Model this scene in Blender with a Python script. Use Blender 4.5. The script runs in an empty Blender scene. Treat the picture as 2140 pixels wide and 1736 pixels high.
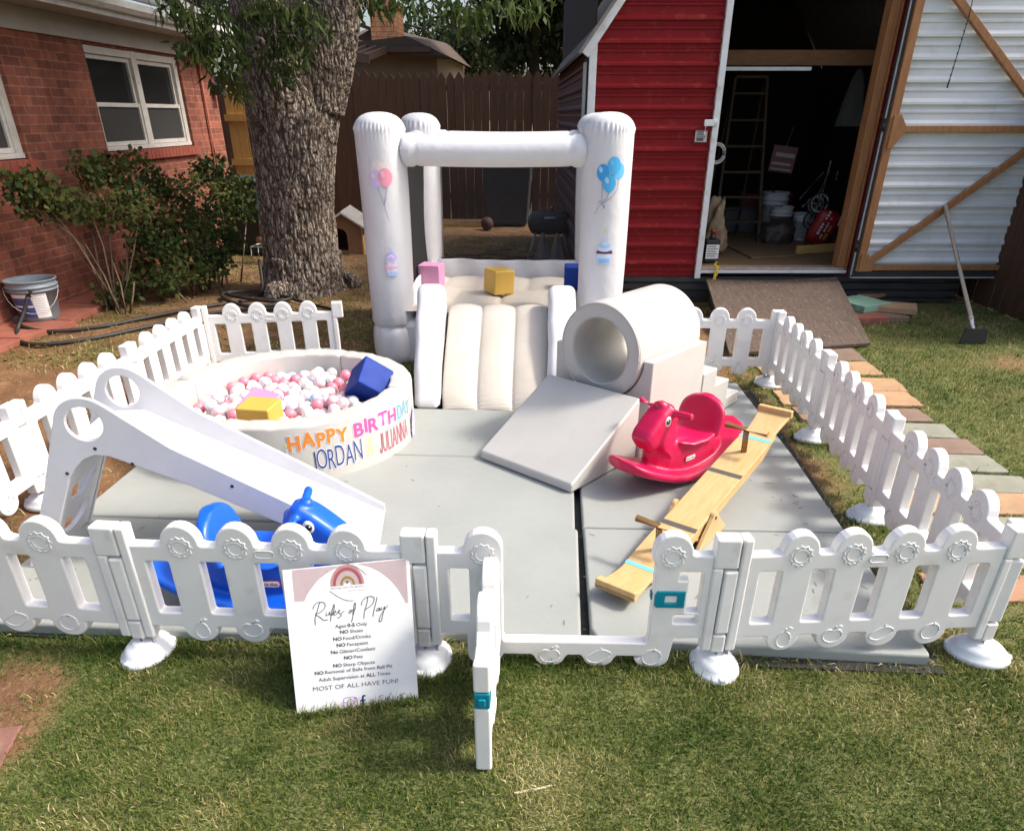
import bpy, bmesh, math, random
import numpy as np
from mathutils import Matrix, Vector, Quaternion
random.seed(7); rng = np.random.default_rng(7)
SC = bpy.context.scene; COL = SC.collection
# ------------------------------------------------------------------ camera
CAM_H = 1.6; FPX = 1500.0; PPY = 1080.0; CXP, CYP = 1070.0, 868.0     # in pixels of a 2140 x 1736 picture
PIT = math.atan((PPY-242)/FPX); YAW = math.atan(110/(FPX/math.cos(PIT)))
cp, sp, cy, sy = math.cos(PIT), math.sin(PIT), math.cos(YAW), math.sin(YAW)
FWD = Vector((-sy*cp, cy*cp, -sp)); RGT = Vector((cy, sy, 0)); UPV = RGT.cross(FWD)
cam = bpy.data.cameras.new('camera'); camo = bpy.data.objects.new('camera', cam); COL.objects.link(camo)
mw = Matrix.Identity(4)
for i in range(3):
    mw[i][0], mw[i][1], mw[i][2] = RGT[i], UPV[i], -FWD[i]
mw[2][3] = CAM_H
camo.matrix_world = mw
cam.sensor_fit = 'HORIZONTAL'; cam.sensor_width = 36; cam.lens = 36*FPX/2140; cam.shift_y = (PPY-CYP)/2140
cam.clip_start = .05; cam.clip_end = 500
SC.camera = camo
# ------------------------------------------------------------------ sky, sun, exposure
SUND = Vector((0.92, 0.04, 1.0)).normalized()
W = bpy.data.worlds.new('World'); SC.world = W; W.use_nodes = True
nt = W.node_tree; bg = nt.nodes['Background']
sky = nt.nodes.new('ShaderNodeTexSky'); sky.sky_type = 'NISHITA'; sky.sun_disc = False
sky.sun_elevation = math.asin(SUND.z); sky.sun_rotation = math.atan2(SUND.x, SUND.y)
sky.air_density = 1.0; sky.dust_density = 5.0; sky.ozone_density = .6
nt.links.new(sky.outputs[0], bg.inputs[0]); bg.inputs[1].default_value = 0.15
sl = bpy.data.lights.new('sun', 'SUN'); sl.energy = 2.3; sl.angle = math.radians(8.0); sl.color = (1, .95, .87)
so = bpy.data.objects.new('sun', sl); COL.objects.link(so); so.rotation_euler = (-SUND).to_track_quat('-Z', 'Y').to_euler()
so.location = (6, 6, 12)
SC.view_settings.view_transform = 'Standard'; SC.view_settings.look = 'None'; SC.view_settings.exposure = .88
SC.view_settings.gamma = 1
SC.render.engine = 'CYCLES'
SC.cycles.max_bounces = 8; SC.cycles.transparent_max_bounces = 12

# ------------------------------------------------------------------ pixel -> world (measuring only)
def ray(u, v): return RGT*((u-CXP)/FPX) - UPV*((v-PPY)/FPX) + FWD
def gz(u, v, z=0.0):
    d = ray(u, v); t = (z-CAM_H)/d.z; return Vector((d.x*t, d.y*t, z))
def gy(u, v, y):
    d = ray(u, v); t = y/d.y; return Vector((d.x*t, y, CAM_H+d.z*t))
def gx(u, v, x):
    d = ray(u, v); t = x/d.x; return Vector((x, d.y*t, CAM_H+d.z*t))

# ------------------------------------------------------------------ noise
def _h(i, j, k, s):
    n = (i*374761393 + j*668265263 + k*2147483647 + s*974634777) & 0xFFFFFFFF
    n = ((n ^ (n >> 13))*1274126177) & 0xFFFFFFFF
    n = (n ^ (n >> 16)) & 0xFFFFFFFF
    return n/4294967295.0
def vnoise(x, y, z=0.0, s=0):
    x, y, z = np.broadcast_arrays(np.asarray(x, float), np.asarray(y, float), np.asarray(z, float))
    xi, yi, zi = np.floor(x).astype(np.int64), np.floor(y).astype(np.int64), np.floor(z).astype(np.int64)
    fx, fy, fz = x-xi, y-yi, z-zi
    fx = fx*fx*(3-2*fx); fy = fy*fy*(3-2*fy); fz = fz*fz*(3-2*fz)
    r = 0
    for a in (0, 1):
        for b in (0, 1):
            for c in (0, 1):
                r = r + _h(xi+a, yi+b, zi+c, s)*(fx if a else 1-fx)*(fy if b else 1-fy)*(fz if c else 1-fz)
    return r
def fbm(x, y, z=0.0, s=0, o=4):
    r, a, t, f = 0, .5, 0, 1
    for i in range(o):
        r = r + a*vnoise(np.asarray(x)*f, np.asarray(y)*f, np.asarray(z)*f, s+i); t += a; a *= .5; f *= 2.03
    return r/t

# ------------------------------------------------------------------ materials
MATS = {}
def _mk(name):
    m = bpy.data.materials.new(name); m.use_nodes = True; MATS[name] = m
    return m, m.node_tree, m.node_tree.nodes['Principled BSDF']
def noise_node(nt, scale, detail=4, coords='Object', vec=None, rough=.6):
    n = nt.nodes.new('ShaderNodeTexNoise'); n.inputs['Scale'].default_value = scale; n.inputs['Detail'].default_value = detail
    n.inputs['Roughness'].default_value = rough
    if vec is None:
        tc = nt.nodes.new('ShaderNodeTexCoord'); vec = tc.outputs[coords]
    nt.links.new(vec, n.inputs['Vector']); return n
def scaled(nt, sx, sy_, sz, coords='Object', rot=(0, 0, 0)):
    tc = nt.nodes.new('ShaderNodeTexCoord'); mp = nt.nodes.new('ShaderNodeMapping')
    mp.inputs['Scale'].default_value = (sx, sy_, sz); mp.inputs['Rotation'].default_value = rot
    nt.links.new(tc.outputs[coords], mp.inputs['Vector']); return mp.outputs[0]
def ramp(nt, fac, stops):
    r = nt.nodes.new('ShaderNodeValToRGB'); e = r.color_ramp.elements
    while len(e) < len(stops): e.new(.5)
    for el, (p, c) in zip(e, stops): el.position = p; el.color = (*c, 1)
    nt.links.new(fac, r.inputs[0]); return r.outputs[0]
def mixc(nt, fac, a, b, mode='MIX'):
    n = nt.nodes.new('ShaderNodeMix'); n.data_type = 'RGBA'; n.blend_type = mode
    for sock, val in ((0, fac), (6, a), (7, b)):
        if hasattr(val, 'is_output'): nt.links.new(val, n.inputs[sock])
        else: n.inputs[sock].default_value = val if sock == 0 else (*val, 1)
    return n.outputs[2]
def bump(nt, bs, h, strength=.3, dist=.01):
    b = nt.nodes.new('ShaderNodeBump'); b.inputs['Strength'].default_value = strength; b.inputs['Distance'].default_value = dist
    nt.links.new(h, b.inputs['Height']); nt.links.new(b.outputs[0], bs.inputs['Normal'])
def mat(name, c1, c2=None, scale=8, rough=.5, bumps=None, metal=0, stretch=(1, 1, 1), spec=.5, lo=.3, hi=.7, dirt=None):
    """two-tone noise material; bumps = (scale, strength, distance); dirt = (colour, scale, amount)"""
    m, nt, b = _mk(name)
    b.inputs['Roughness'].default_value = rough; b.inputs['Metallic'].default_value = metal
    b.inputs['Specular IOR Level'].default_value = spec
    c2 = c2 or tuple(x*.86 for x in c1)
    v = scaled(nt, *stretch)
    n = noise_node(nt, scale, 5, vec=v)
    col = ramp(nt, n.outputs['Fac'], [(lo, c1), (hi, c2)])
    if dirt:
        n2 = noise_node(nt, dirt[1], 6)
        f = ramp(nt, n2.outputs['Fac'], [(.56, (0, 0, 0)), (.74, (dirt[2],)*3)])
        col = mixc(nt, f, col, dirt[0])
    nt.links.new(col, b.inputs['Base Color'])
    n3 = noise_node(nt, scale*2.3, 3, vec=v)
    mr = nt.nodes.new('ShaderNodeMapRange'); mr.inputs[3].default_value = max(.05, rough-.08); mr.inputs[4].default_value = min(1, rough+.1)
    nt.links.new(n3.outputs['Fac'], mr.inputs[0]); nt.links.new(mr.outputs[0], b.inputs['Roughness'])
    if bumps:
        n4 = noise_node(nt, bumps[0], 5, vec=v); bump(nt, b, n4.outputs['Fac'], bumps[1], bumps[2])
    return m
def flat(name, c, rough=.5):
    return mat(name, c, tuple(x*.93 for x in c), 30, rough)
def brick_mat(name, c1, c2, mortar, axis='YZ', bw=.22, bh=.073, off=0.0):
    m, nt, b = _mk(name)
    tc = nt.nodes.new('ShaderNodeTexCoord'); sx = nt.nodes.new('ShaderNodeSeparateXYZ'); cb = nt.nodes.new('ShaderNodeCombineXYZ')
    nt.links.new(tc.outputs['Object'], sx.inputs[0])
    nt.links.new(sx.outputs['XYZ'.index(axis[0])], cb.inputs[0]); nt.links.new(sx.outputs['XYZ'.index(axis[1])], cb.inputs[1])
    br = nt.nodes.new('ShaderNodeTexBrick'); nt.links.new(cb.outputs[0], br.inputs['Vector'])
    br.inputs['Scale'].default_value = 1; br.inputs['Brick Width'].default_value = bw; br.inputs['Row Height'].default_value = bh
    br.inputs['Mortar Size'].default_value = .006; br.inputs['Mortar Smooth'].default_value = .3; br.inputs['Bias'].default_value = 0
    br.inputs['Color1'].default_value = (*c1, 1); br.inputs['Color2'].default_value = (*c2, 1); br.inputs['Mortar'].default_value = (*mortar, 1)
    n = noise_node(nt, 9, 5); f = ramp(nt, n.outputs['Fac'], [(.28, (.60,)*3), (.72, (1.25,)*3)])
    col = mixc(nt, 1.0, br.outputs['Color'], f, 'MULTIPLY')
    nt.links.new(col, b.inputs['Base Color']); b.inputs['Roughness'].default_value = .85
    inv = nt.nodes.new('ShaderNodeMath'); inv.operation = 'SUBTRACT'; inv.inputs[0].default_value = 1
    nt.links.new(br.outputs['Fac'], inv.inputs[1])
    n2 = noise_node(nt, 60, 3); ad = nt.nodes.new('ShaderNodeMath'); ad.operation = 'MULTIPLY_ADD'; ad.inputs[1].default_value = .25
    nt.links.new(n2.outputs['Fac'], ad.inputs[0]); nt.links.new(inv.outputs[0], ad.inputs[2])
    bump(nt, b, ad.outputs[0], .7, .008)
    return m
def leaf_mat(name, stops, trans=.25):
    m, nt, b = _mk(name)
    at = nt.nodes.new('ShaderNodeAttribute'); at.attribute_name = 'tint'
    col = ramp(nt, at.outputs['Fac'], stops)
    nt.links.new(col, b.inputs['Base Color']); b.inputs['Roughness'].default_value = .62; b.inputs['Specular IOR Level'].default_value = .14
    tr = nt.nodes.new('ShaderNodeBsdfTranslucent'); nt.links.new(col, tr.inputs[0])
    mx = nt.nodes.new('ShaderNodeMixShader'); mx.inputs[0].default_value = trans
    out = nt.nodes['Material Output']
    nt.links.new(b.outputs[0], mx.inputs[1]); nt.links.new(tr.outputs[0], mx.inputs[2]); nt.links.new(mx.outputs[0], out.inputs[0])
    return m
def wood_mat(name, c1, c2, axis=(1, 1, 12), scale=6, rough=.6, bs=.25):
    """grain runs along the axis with the small scale"""
    return mat(name, c1, c2, scale, rough, bumps=(scale*3, bs, .004), stretch=axis)

M_PLASTIC = mat('white_plastic', (.82, .81, .79), (.77, .755, .74), 5, .42, bumps=(90, .05, .002), dirt=((.52, .46, .38), 9, .4))
M_FOOT = mat('foot_plastic', (.74, .77, .79), (.68, .71, .73), 8, .45, bumps=(60, .12, .003), dirt=((.45, .40, .32), 11, .5))
M_VINYL = mat('white_vinyl', (.67, .67, .69), (.61, .61, .635), 4, .38, bumps=(10, .35, .016), dirt=((.62, .60, .58), 9, .25))
M_BEIGE = mat('beige_vinyl', (.60, .55, .475), (.54, .49, .42), 5, .42, bumps=(16, .2, .01), dirt=((.55, .48, .40), 6, .35))
M_FOAM = mat('foam_vinyl', (.515, .505, .475), (.47, .46, .43), 4, .45, bumps=(70, .08, .003), dirt=((.46, .43, .38), 8, .35))
M_PIT = mat('pit_vinyl', (.53, .515, .485), (.49, .475, .445), 4, .42, bumps=(22, .12, .006), dirt=((.55, .50, .45), 9, .3))
M_MAT = mat('grey_mat_vinyl', (.318, .336, .318), (.285, .302, .285), 3, .5, bumps=(9, .25, .012), dirt=((.29, .28, .25), 13, .28))
M_BLACK = mat('black_cloth', (.012, .012, .012), (.03, .03, .03), 40, .8)
M_PAINTW = mat('white_painted_ply', (.63, .63, .66), (.57, .57, .60), 5, .38, bumps=(30, .04, .002), dirt=((.55, .53, .52), 12, .25))
M_BLUE = mat('blue_plastic', (.003, .105, .64), (.003, .085, .54), 6, .36, bumps=(60, .06, .002))
M_CRIM = mat('crimson_plastic', (.60, .003, .072), (.53, .003, .060), 6, .36, bumps=(60, .06, .002))
M_BIRCH = wood_mat('birch_ply', (.62, .425, .20), (.52, .335, .135), (3, 14, 3), 4, .42, .12)
M_DOWEL = wood_mat('dowel_wood', (.46, .25, .09), (.36, .18, .06), (2, 2, 14), 7, .5)
M_TEAL = mat('teal_plastic', (.0, .24, .33), (.0, .20, .28), 20, .35)
M_DARK = mat('dark_plastic', (.015, .015, .017), (.03, .03, .03), 20, .5)
M_WHITE = flat('white_print', (.85, .85, .84), .5)
M_BRASS = mat('dark_screw', (.05, .05, .055), (.09, .09, .09), 60, .4, metal=.8)
M_RED = mat('red_painted_steel', (.205, .009, .013), (.16, .007, .010), 3, .5, bumps=(120, .03, .002), spec=.16, dirt=((.34, .09, .06), 14, .35))
M_TRIM = mat('white_painted_trim', (.62, .65, .68), (.54, .57, .60), 9, .5, bumps=(60, .15, .003), dirt=((.35, .30, .24), 10, .6))
M_STEEL = mat('pale_steel_lining', (.66, .69, .71), (.57, .605, .63), 3, .42, dirt=((.46, .44, .41), 6, .4))
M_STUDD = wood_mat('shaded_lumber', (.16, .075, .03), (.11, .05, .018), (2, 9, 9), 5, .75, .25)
M_STUD = wood_mat('framing_lumber', (.36, .17, .065), (.24, .10, .035), (9, 2, 2), 5, .65, .25)
M_STUDV = wood_mat('framing_lumber_upright', (.36, .17, .065), (.24, .10, .035), (9, 9, 1.2), 5, .65, .25)
M_OSB = mat('plywood_floor', (.30, .18, .085), (.20, .11, .05), 7, .7, bumps=(40, .2, .004), stretch=(1, 6, 1))
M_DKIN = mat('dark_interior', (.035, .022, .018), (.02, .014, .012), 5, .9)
M_SKIRT = mat('dark_skirting', (.022, .024, .027), (.038, .04, .042), 5, .6)
M_RAMP = mat('weathered_plywood', (.115, .078, .058), (.060, .040, .031), 9, .85, bumps=(30, .5, .006), stretch=(7, .6, 1), dirt=((.30, .22, .155), 34, .8))
M_FENCE = wood_mat('brown_stained_boards', (.080, .036, .017), (.044, .020, .010), (9, 9, .7), 5, .8, .4)
M_NEWWOOD = wood_mat('new_pine_boards', (.66, .40, .13), (.52, .30, .09), (8, 8, .8), 5, .7, .25)
M_BRICK = brick_mat('red_brick', (.295, .088, .050), (.175, .050, .033), (.29, .155, .105))
M_LEDGE = mat('brick_ledge', (.30, .075, .045), (.22, .05, .035), 6, .85, bumps=(50, .3, .004))
M_CHIM = brick_mat('orange_brick', (.78, .36, .16), (.66, .28, .12), (.34, .16, .09), 'XZ', .24, .085)
M_CHIMS = brick_mat('orange_brick_side', (.78, .36, .16), (.66, .28, .12), (.34, .16, .09), 'YZ', .24, .085)
M_SOFFIT = mat('grey_cream_paint', (.43, .40, .36), (.37, .345, .31), 5, .65, bumps=(40, .06, .003))
M_WINFRAME = mat('window_white_paint', (.62, .60, .56), (.52, .50, .46), 7, .5, dirt=((.36, .31, .24), 14, .5))
M_GUTTER = mat('gutter_paint', (.66, .66, .65), (.55, .54, .52), 8, .5, dirt=((.30, .24, .19), 9, .6))
m, nt, b = _mk('dark_window_glass'); b.inputs['Base Color'].default_value = (.018, .020, .021, 1); b.inputs['Roughness'].default_value = .12
b.inputs['Specular IOR Level'].default_value = .5
n = noise_node(nt, 3); bump(nt, b, n.outputs['Fac'], .05, .004); M_GLASS = m
M_SCREEN = mat('window_screen', (.030, .029, .028), (.042, .041, .039), 30, .75)
M_SHING = mat('roof_shingle', (.20, .19, .18), (.13, .125, .12), 12, .9, bumps=(40, .4, .006))
M_BARK = mat('pecan_bark', (.25, .195, .155), (.10, .073, .056), 7, .9, bumps=(38, .7, .012), stretch=(1, 1, .22))
M_BARKD = mat('dark_bark', (.055, .042, .034), (.03, .024, .02), 6, .9, bumps=(30, .5, .02), stretch=(1, 1, .25))
M_LEAF = leaf_mat('pecan_leaf', [(0, (.030, .050, .016)), (.5, (.055, .085, .024)), (1, (.10, .13, .035))], .3)
M_LEAFD = leaf_mat('dark_tree_leaf', [(0, (.018, .030, .012)), (.5, (.034, .052, .020)), (1, (.062, .085, .032))], .3)
M_ROSE = leaf_mat('rose_leaf', [(0, (.026, .050, .018)), (.45, (.060, .090, .026)), (.8, (.115, .125, .036)), (1, (.20, .155, .055))], .22)
M_GRASS = leaf_mat('lawn_blade', [(0, (.045, .090, .014)), (.30, (.105, .150, .030)), (.58, (.19, .205, .058)), (.80, (.34, .30, .12)), (1, (.52, .45, .24))], .3)
M_RUBBER = mat('black_rubber', (.014, .014, .014), (.03, .028, .026), 20, .55)
M_CLAY = mat('red_flagstone', (.34, .115, .075), (.24, .075, .05), 6, .85, bumps=(30, .3, .006), dirt=((.26, .16, .10), 7, .5))
M_BUCKET = mat('grey_bucket_plastic', (.24, .29, .33), (.20, .245, .28), 6, .45, dirt=((.12, .12, .12), 8, .4))

# ------------------------------------------------------------------ mesh builder
def basis(d):
    d = Vector(d).normalized(); a = Vector((0, 0, 1)) if abs(d.z) < .9 else Vector((1, 0, 0))
    x = d.cross(a).normalized(); return x, x.cross(d).normalized()
class MB:
    def __init__(s): s.v = []; s.f = []; s.m = []; s.sm = []
    def _add(s, vs, fs, mi, smooth):
        o = len(s.v); s.v += [tuple(v) for v in vs]; s.f += [tuple(i+o for i in f) for f in fs]
        s.m += [mi]*len(fs); s.sm += [smooth]*len(fs); return s
    def box(s, lo, hi, mi=0, M=None):
        (a, b, c), (d, e, f) = lo, hi
        vs = [Vector(p) for p in ((a, b, c), (d, b, c), (d, e, c), (a, e, c), (a, b, f), (d, b, f), (d, e, f), (a, e, f))]
        if M is not None: vs = [M @ v for v in vs]
        return s._add(vs, [(0, 3, 2, 1), (4, 5, 6, 7), (0, 1, 5, 4), (1, 2, 6, 5), (2, 3, 7, 6), (3, 0, 4, 7)], mi, False)
    def bar(s, p, q, w, h, mi=0, up=None):
        p, q = Vector(p), Vector(q); d = (q-p).normalized()
        u = Vector(up) if up else (Vector((0, 0, 1)) if abs(d.z) < .95 else Vector((0, 1, 0)))
        x = d.cross(u).normalized(); z = x.cross(d).normalized()
        vs = [c+x*a*w/2+z*b*h/2 for c in (p, q) for a, b in ((-1, -1), (1, -1), (1, 1), (-1, 1))]
        return s._add(vs, [(0, 1, 2, 3), (7, 6, 5, 4), (0, 4, 5, 1), (1, 5, 6, 2), (2, 6, 7, 3), (3, 7, 4, 0)], mi, False)
    def tube(s, pts, r, n=8, mi=0, caps=True, closed=False, smooth=True):
        pts = [Vector(p) for p in pts]; k = len(pts); rs = r if hasattr(r, '__len__') else [r]*k
        vs = []; X = None
        for i, p in enumerate(pts):
            a = pts[(i-1) % k] if closed or i > 0 else p; c = pts[(i+1) % k] if closed or i < k-1 else p
            d = (c-a).normalized() if (c-a).length > 1e-9 else Vector((0, 0, 1))
            if X is None: X, Y = basis(d)
            else:
                X = (X-d*X.dot(d)); X = X.normalized() if X.length > 1e-6 else basis(d)[0]; Y = d.cross(X)
            for j in range(n):
                t = 2*math.pi*j/n; vs.append(p+(X*math.cos(t)+Y*math.sin(t))*rs[i])
        fs = []
        for i in range(k if closed else k-1):
            for j in range(n):
                a = i*n+j; b = i*n+(j+1) % n; c = ((i+1) % k)*n+(j+1) % n; d = ((i+1) % k)*n+j; fs.append((a, b, c, d))
        s._add(vs, fs, mi, smooth)
        if caps and not closed:
            o = len(s.v)-len(vs); s.f += [tuple(o+j for j in reversed(range(n))), tuple(o+(k-1)*n+j for j in range(n))]
            s.m += [mi]*2; s.sm += [False]*2
        return s
    def lathe(s, prof, c=(0, 0, 0), n=24, mi=0, smooth=True, M=None, caps=True):
        vs = []
        for r, z in prof:
            for j in range(n):
                t = 2*math.pi*j/n; vs.append(Vector((r*math.cos(t), r*math.sin(t), z)))
        if M is not None: vs = [M @ v for v in vs]
        vs = [v+Vector(c) for v in vs]; fs = []
        for i in range(len(prof)-1):
            for j in range(n):
                fs.append((i*n+j, i*n+(j+1) % n, (i+1)*n+(j+1) % n, (i+1)*n+j))
        s._add(vs, fs, mi, smooth)
        if caps:
            o = len(s.v)-len(vs); k = len(prof)
            s.f += [tuple(o+j for j in reversed(range(n))), tuple(o+(k-1)*n+j for j in range(n))]; s.m += [mi]*2; s.sm += [smooth]*2
        return s
    def sphere(s, c, r, n=12, mi=0, sc=(1, 1, 1)):
        prof = [(max(1e-4, r*math.sin(math.pi*i/(n))), -r*math.cos(math.pi*i/n)) for i in range(n+1)]
        M = Matrix.Diagonal((*sc, 1)); return s.lathe(prof, c, n*2, mi, True, M)
    def grid(s, fn, nu, nv, mi=0, smooth=True, closeu=False):
        vs = [fn(i/(nu if closeu else nu-1), j/(nv-1)) for j in range(nv) for i in range(nu)]; fs = []
        for j in range(nv-1):
            for i in range(nu if closeu else nu-1):
                a = j*nu+i; b = j*nu+(i+1) % nu; fs.append((a, b, b+nu, a+nu))
        return s._add(vs, fs, mi, smooth)
    def poly(s, pts, mi=0): return s._add(pts, [tuple(range(len(pts)))], mi, False)
    def prism(s, pts, axis, a, b, mi=0):
        """polygon pts (2D) extruded along axis 'x','y' or 'z' from a to b"""
        def P(p, t):
            return {'x': (t, p[0], p[1]), 'y': (p[0], t, p[1]), 'z': (p[0], p[1], t)}[axis]
        n = len(pts); vs = [P(p, a) for p in pts]+[P(p, b) for p in pts]
        fs = [tuple(range(n)), tuple(range(2*n-1, n-1, -1))]+[(i, i+n, (i+1) % n+n, (i+1) % n) for i in range(n)]
        return s._add(vs, fs, mi, False)
    def mesh(s, me, M=None, mi=0, smooth=None):
        vs = [(M @ v.co if M is not None else v.co.copy()) for v in me.vertices]
        return s._add(vs, [tuple(p.vertices) for p in me.polygons], mi, (me.polygons[0].use_smooth if len(me.polygons) else False) if smooth is None else smooth)
    def build(s, name, mats, parent=None, bevel=None, seg=2, loc=None, rotz=None, subsurf=0, label=None, fix=True):
        me = bpy.data.meshes.new(name); me.from_pydata(s.v, [], s.f); me.update()
        if fix:
            bm = bmesh.new(); bm.from_mesh(me); bmesh.ops.recalc_face_normals(bm, faces=bm.faces); bm.to_mesh(me); bm.free()
        mats = mats if isinstance(mats, (list, tuple)) else [mats]
        for x in mats: me.materials.append(x)
        me.polygons.foreach_set('material_index', s.m); me.polygons.foreach_set('use_smooth', s.sm)
        o = bpy.data.objects.new(name, me); COL.objects.link(o)
        if parent: o.parent = parent
        if loc is not None: o.location = loc
        if rotz is not None: o.rotation_euler.z = rotz
        if subsurf:
            q = o.modifiers.new('s', 'SUBSURF'); q.levels = q.render_levels = subsurf
        if bevel:
            q = o.modifiers.new('b', 'BEVEL'); q.width = bevel; q.segments = seg; q.limit_method = 'ANGLE'; q.angle_limit = math.radians(40)
            q.harden_normals = True
            me.polygons.foreach_set('use_smooth', [True]*len(me.polygons))
        if label: o['label'] = label
        return o
def thing(name, label, cat, loc=(0, 0, 0), rotz=0, group=None):
    o = bpy.data.objects.new(name, None); COL.objects.link(o); o.empty_display_size = .1
    o.location = loc; o.rotation_euler.z = rotz; o['label'] = label; o['category'] = cat
    if group: o['group'] = group
    return o
def tag(o, label, cat, group=None):
    o['label'] = label; o['category'] = cat
    if group: o['group'] = group
    return o
def dup(root, label=None, loc=None, rotz=None, sx=None):
    r = root.copy(); COL.objects.link(r)
    if label: r['label'] = label
    if loc is not None: r.location = loc
    if rotz is not None: r.rotation_euler.z = rotz
    if sx is not None: r.scale.x = sx
    for ch in list(root.children):
        c = ch.copy(); COL.objects.link(c); c.parent = r
        for g in list(ch.children):
            d = g.copy(); COL.objects.link(d); d.parent = c
    return r
def struct(o, name=None):
    o['kind'] = 'structure'; return o
def baked(o):
    """evaluate modifiers/curve of a temporary object to a plain mesh and remove the object"""
    dg = bpy.context.evaluated_depsgraph_get(); dg.update()
    me = bpy.data.meshes.new_from_object(o.evaluated_get(dg), depsgraph=dg)
    d = o.data; bpy.data.objects.remove(o)
    return me
def plate(loops, thick, bevel=.003, res=2):
    """2D outlines (first outer, rest holes) -> solid plate, centred on z=0"""
    cu = bpy.data.curves.new('c', 'CURVE'); cu.dimensions = '2D'; cu.fill_mode = 'BOTH'
    cu.extrude = max(1e-4, thick/2-bevel); cu.bevel_depth = bevel; cu.bevel_resolution = res; cu.offset = -bevel
    for lp in loops:
        sp_ = cu.splines.new('POLY'); sp_.points.add(len(lp)-1)
        for p, q in zip(sp_.points, lp): p.co = (q[0], q[1], 0, 1)
        sp_.use_cyclic_u = True
    o = bpy.data.objects.new('c', cu); COL.objects.link(o)
    return baked(o)
XZ = Matrix(((1, 0, 0, 0), (0, 0, -1, 0), (0, 1, 0, 0), (0, 0, 0, 1)))      # plate in x,y -> upright in x,z
def text_mesh(s, bold=0.0, shear=0.0, res=3):
    cu = bpy.data.curves.new('t', 'FONT'); cu.body = s; cu.size = 1; cu.offset = bold; cu.shear = shear; cu.resolution_u = res; cu.fill_mode = 'FRONT'
    o = bpy.data.objects.new('t', cu); COL.objects.link(o); me = baked(o)
    a = np.array([v.co[:2] for v in me.vertices]); lo, hi = a.min(0), a.max(0)
    return me, lo, hi
def arc(cx, cy_, r, a0, a1, n=10, ry=None):
    ry = ry or r
    return [(cx+r*math.cos(math.radians(a0+(a1-a0)*i/n)), cy_+ry*math.sin(math.radians(a0+(a1-a0)*i/n))) for i in range(n+1)]
def rrect(x0, y0, x1, y1, r, n=4):
    return arc(x1-r, y1-r, r, 0, 90, n)+arc(x0+r, y1-r, r, 90, 180, n)+arc(x0+r, y0+r, r, 180, 270, n)+arc(x1-r, y0+r, r, 270, 360, n)
def remeshed(mb, voxel, smooth=4, fac=.5):
    o = mb.build('tmp', M_WHITE)
    q = o.modifiers.new('r', 'REMESH'); q.mode = 'VOXEL'; q.voxel_size = voxel; q.use_smooth_shade = True
    if smooth:
        q = o.modifiers.new('s', 'SMOOTH'); q.factor = fac; q.iterations = smooth
    me = baked(o); me.materials.clear()
    me.polygons.foreach_set('use_smooth', [True]*len(me.polygons)); return me
def obj_from(me, name, mat_, parent=None, loc=None):
    me.name = name; me.materials.clear(); me.materials.append(mat_)
    o = bpy.data.objects.new(name, me); COL.objects.link(o)
    if parent: o.parent = parent
    if loc is not None: o.location = loc
    return o
def np_mesh(name, V, F, mat_, tint=None, parent=None, smooth=False):
    """V (n,3), F (m,k) equal-size faces"""
    me = bpy.data.meshes.new(name); V = np.asarray(V, np.float32); F = np.asarray(F, np.int32); k = F.shape[1]
    me.vertices.add(len(V)); me.vertices.foreach_set('co', V.ravel())
    me.loops.add(F.size); me.loops.foreach_set('vertex_index', F.ravel())
    me.polygons.add(len(F)); me.polygons.foreach_set('loop_start', np.arange(0, F.size, k, dtype=np.int32))
    me.polygons.foreach_set('loop_total', np.full(len(F), k, np.int32))
    if tint is not None:
        a = me.attributes.new('tint', 'FLOAT', 'POINT'); a.data.foreach_set('value', np.asarray(tint, np.float32))
    me.materials.append(mat_); me.update(calc_edges=True)
    if smooth: me.polygons.foreach_set('use_smooth', [True]*len(F))
    o = bpy.data.objects.new(name, me); COL.objects.link(o)
    if parent: o.parent = parent
    return o
def leaves(name, mat_, centers, rad, n, length, width, droop=.3, parent=None, seed=1, tb=None):
    """leaf diamonds scattered in clumps; centers (k,3), rad per clump"""
    r = np.random.default_rng(seed); C = np.asarray(centers, float); k = len(C); rad = np.broadcast_to(rad, k)
    idx = r.integers(0, k, n)
    d = r.normal(size=(n, 3)); d /= np.linalg.norm(d, axis=1)[:, None]
    P = C[idx]+d*(rad[idx]*r.random(n)**.45)[:, None]*np.array([1, 1, .8])
    a = r.normal(size=(n, 3)); a[:, 2] -= droop*2; a /= np.linalg.norm(a, axis=1)[:, None]
    b = np.cross(a, r.normal(size=(n, 3))); b /= np.linalg.norm(b, axis=1)[:, None]
    c = np.cross(a, b)
    L = length*(.6+.7*r.random(n))[:, None]; Wd = width*(.7+.6*r.random(n))[:, None]
    V = np.stack([P, P+a*L*.45+b*Wd+c*Wd*.3, P+a*L, P+a*L*.45-b*Wd+c*Wd*.3], 1).reshape(-1, 3)
    F = np.arange(n*4).reshape(n, 4)
    base = r.random(k) if tb is None else np.asarray(tb)
    t = np.clip(base[idx]*.6+r.random(n)*.45-.02, 0, 1)
    return np_mesh(name, V, F, mat_, np.repeat(t, 4), parent)

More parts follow.
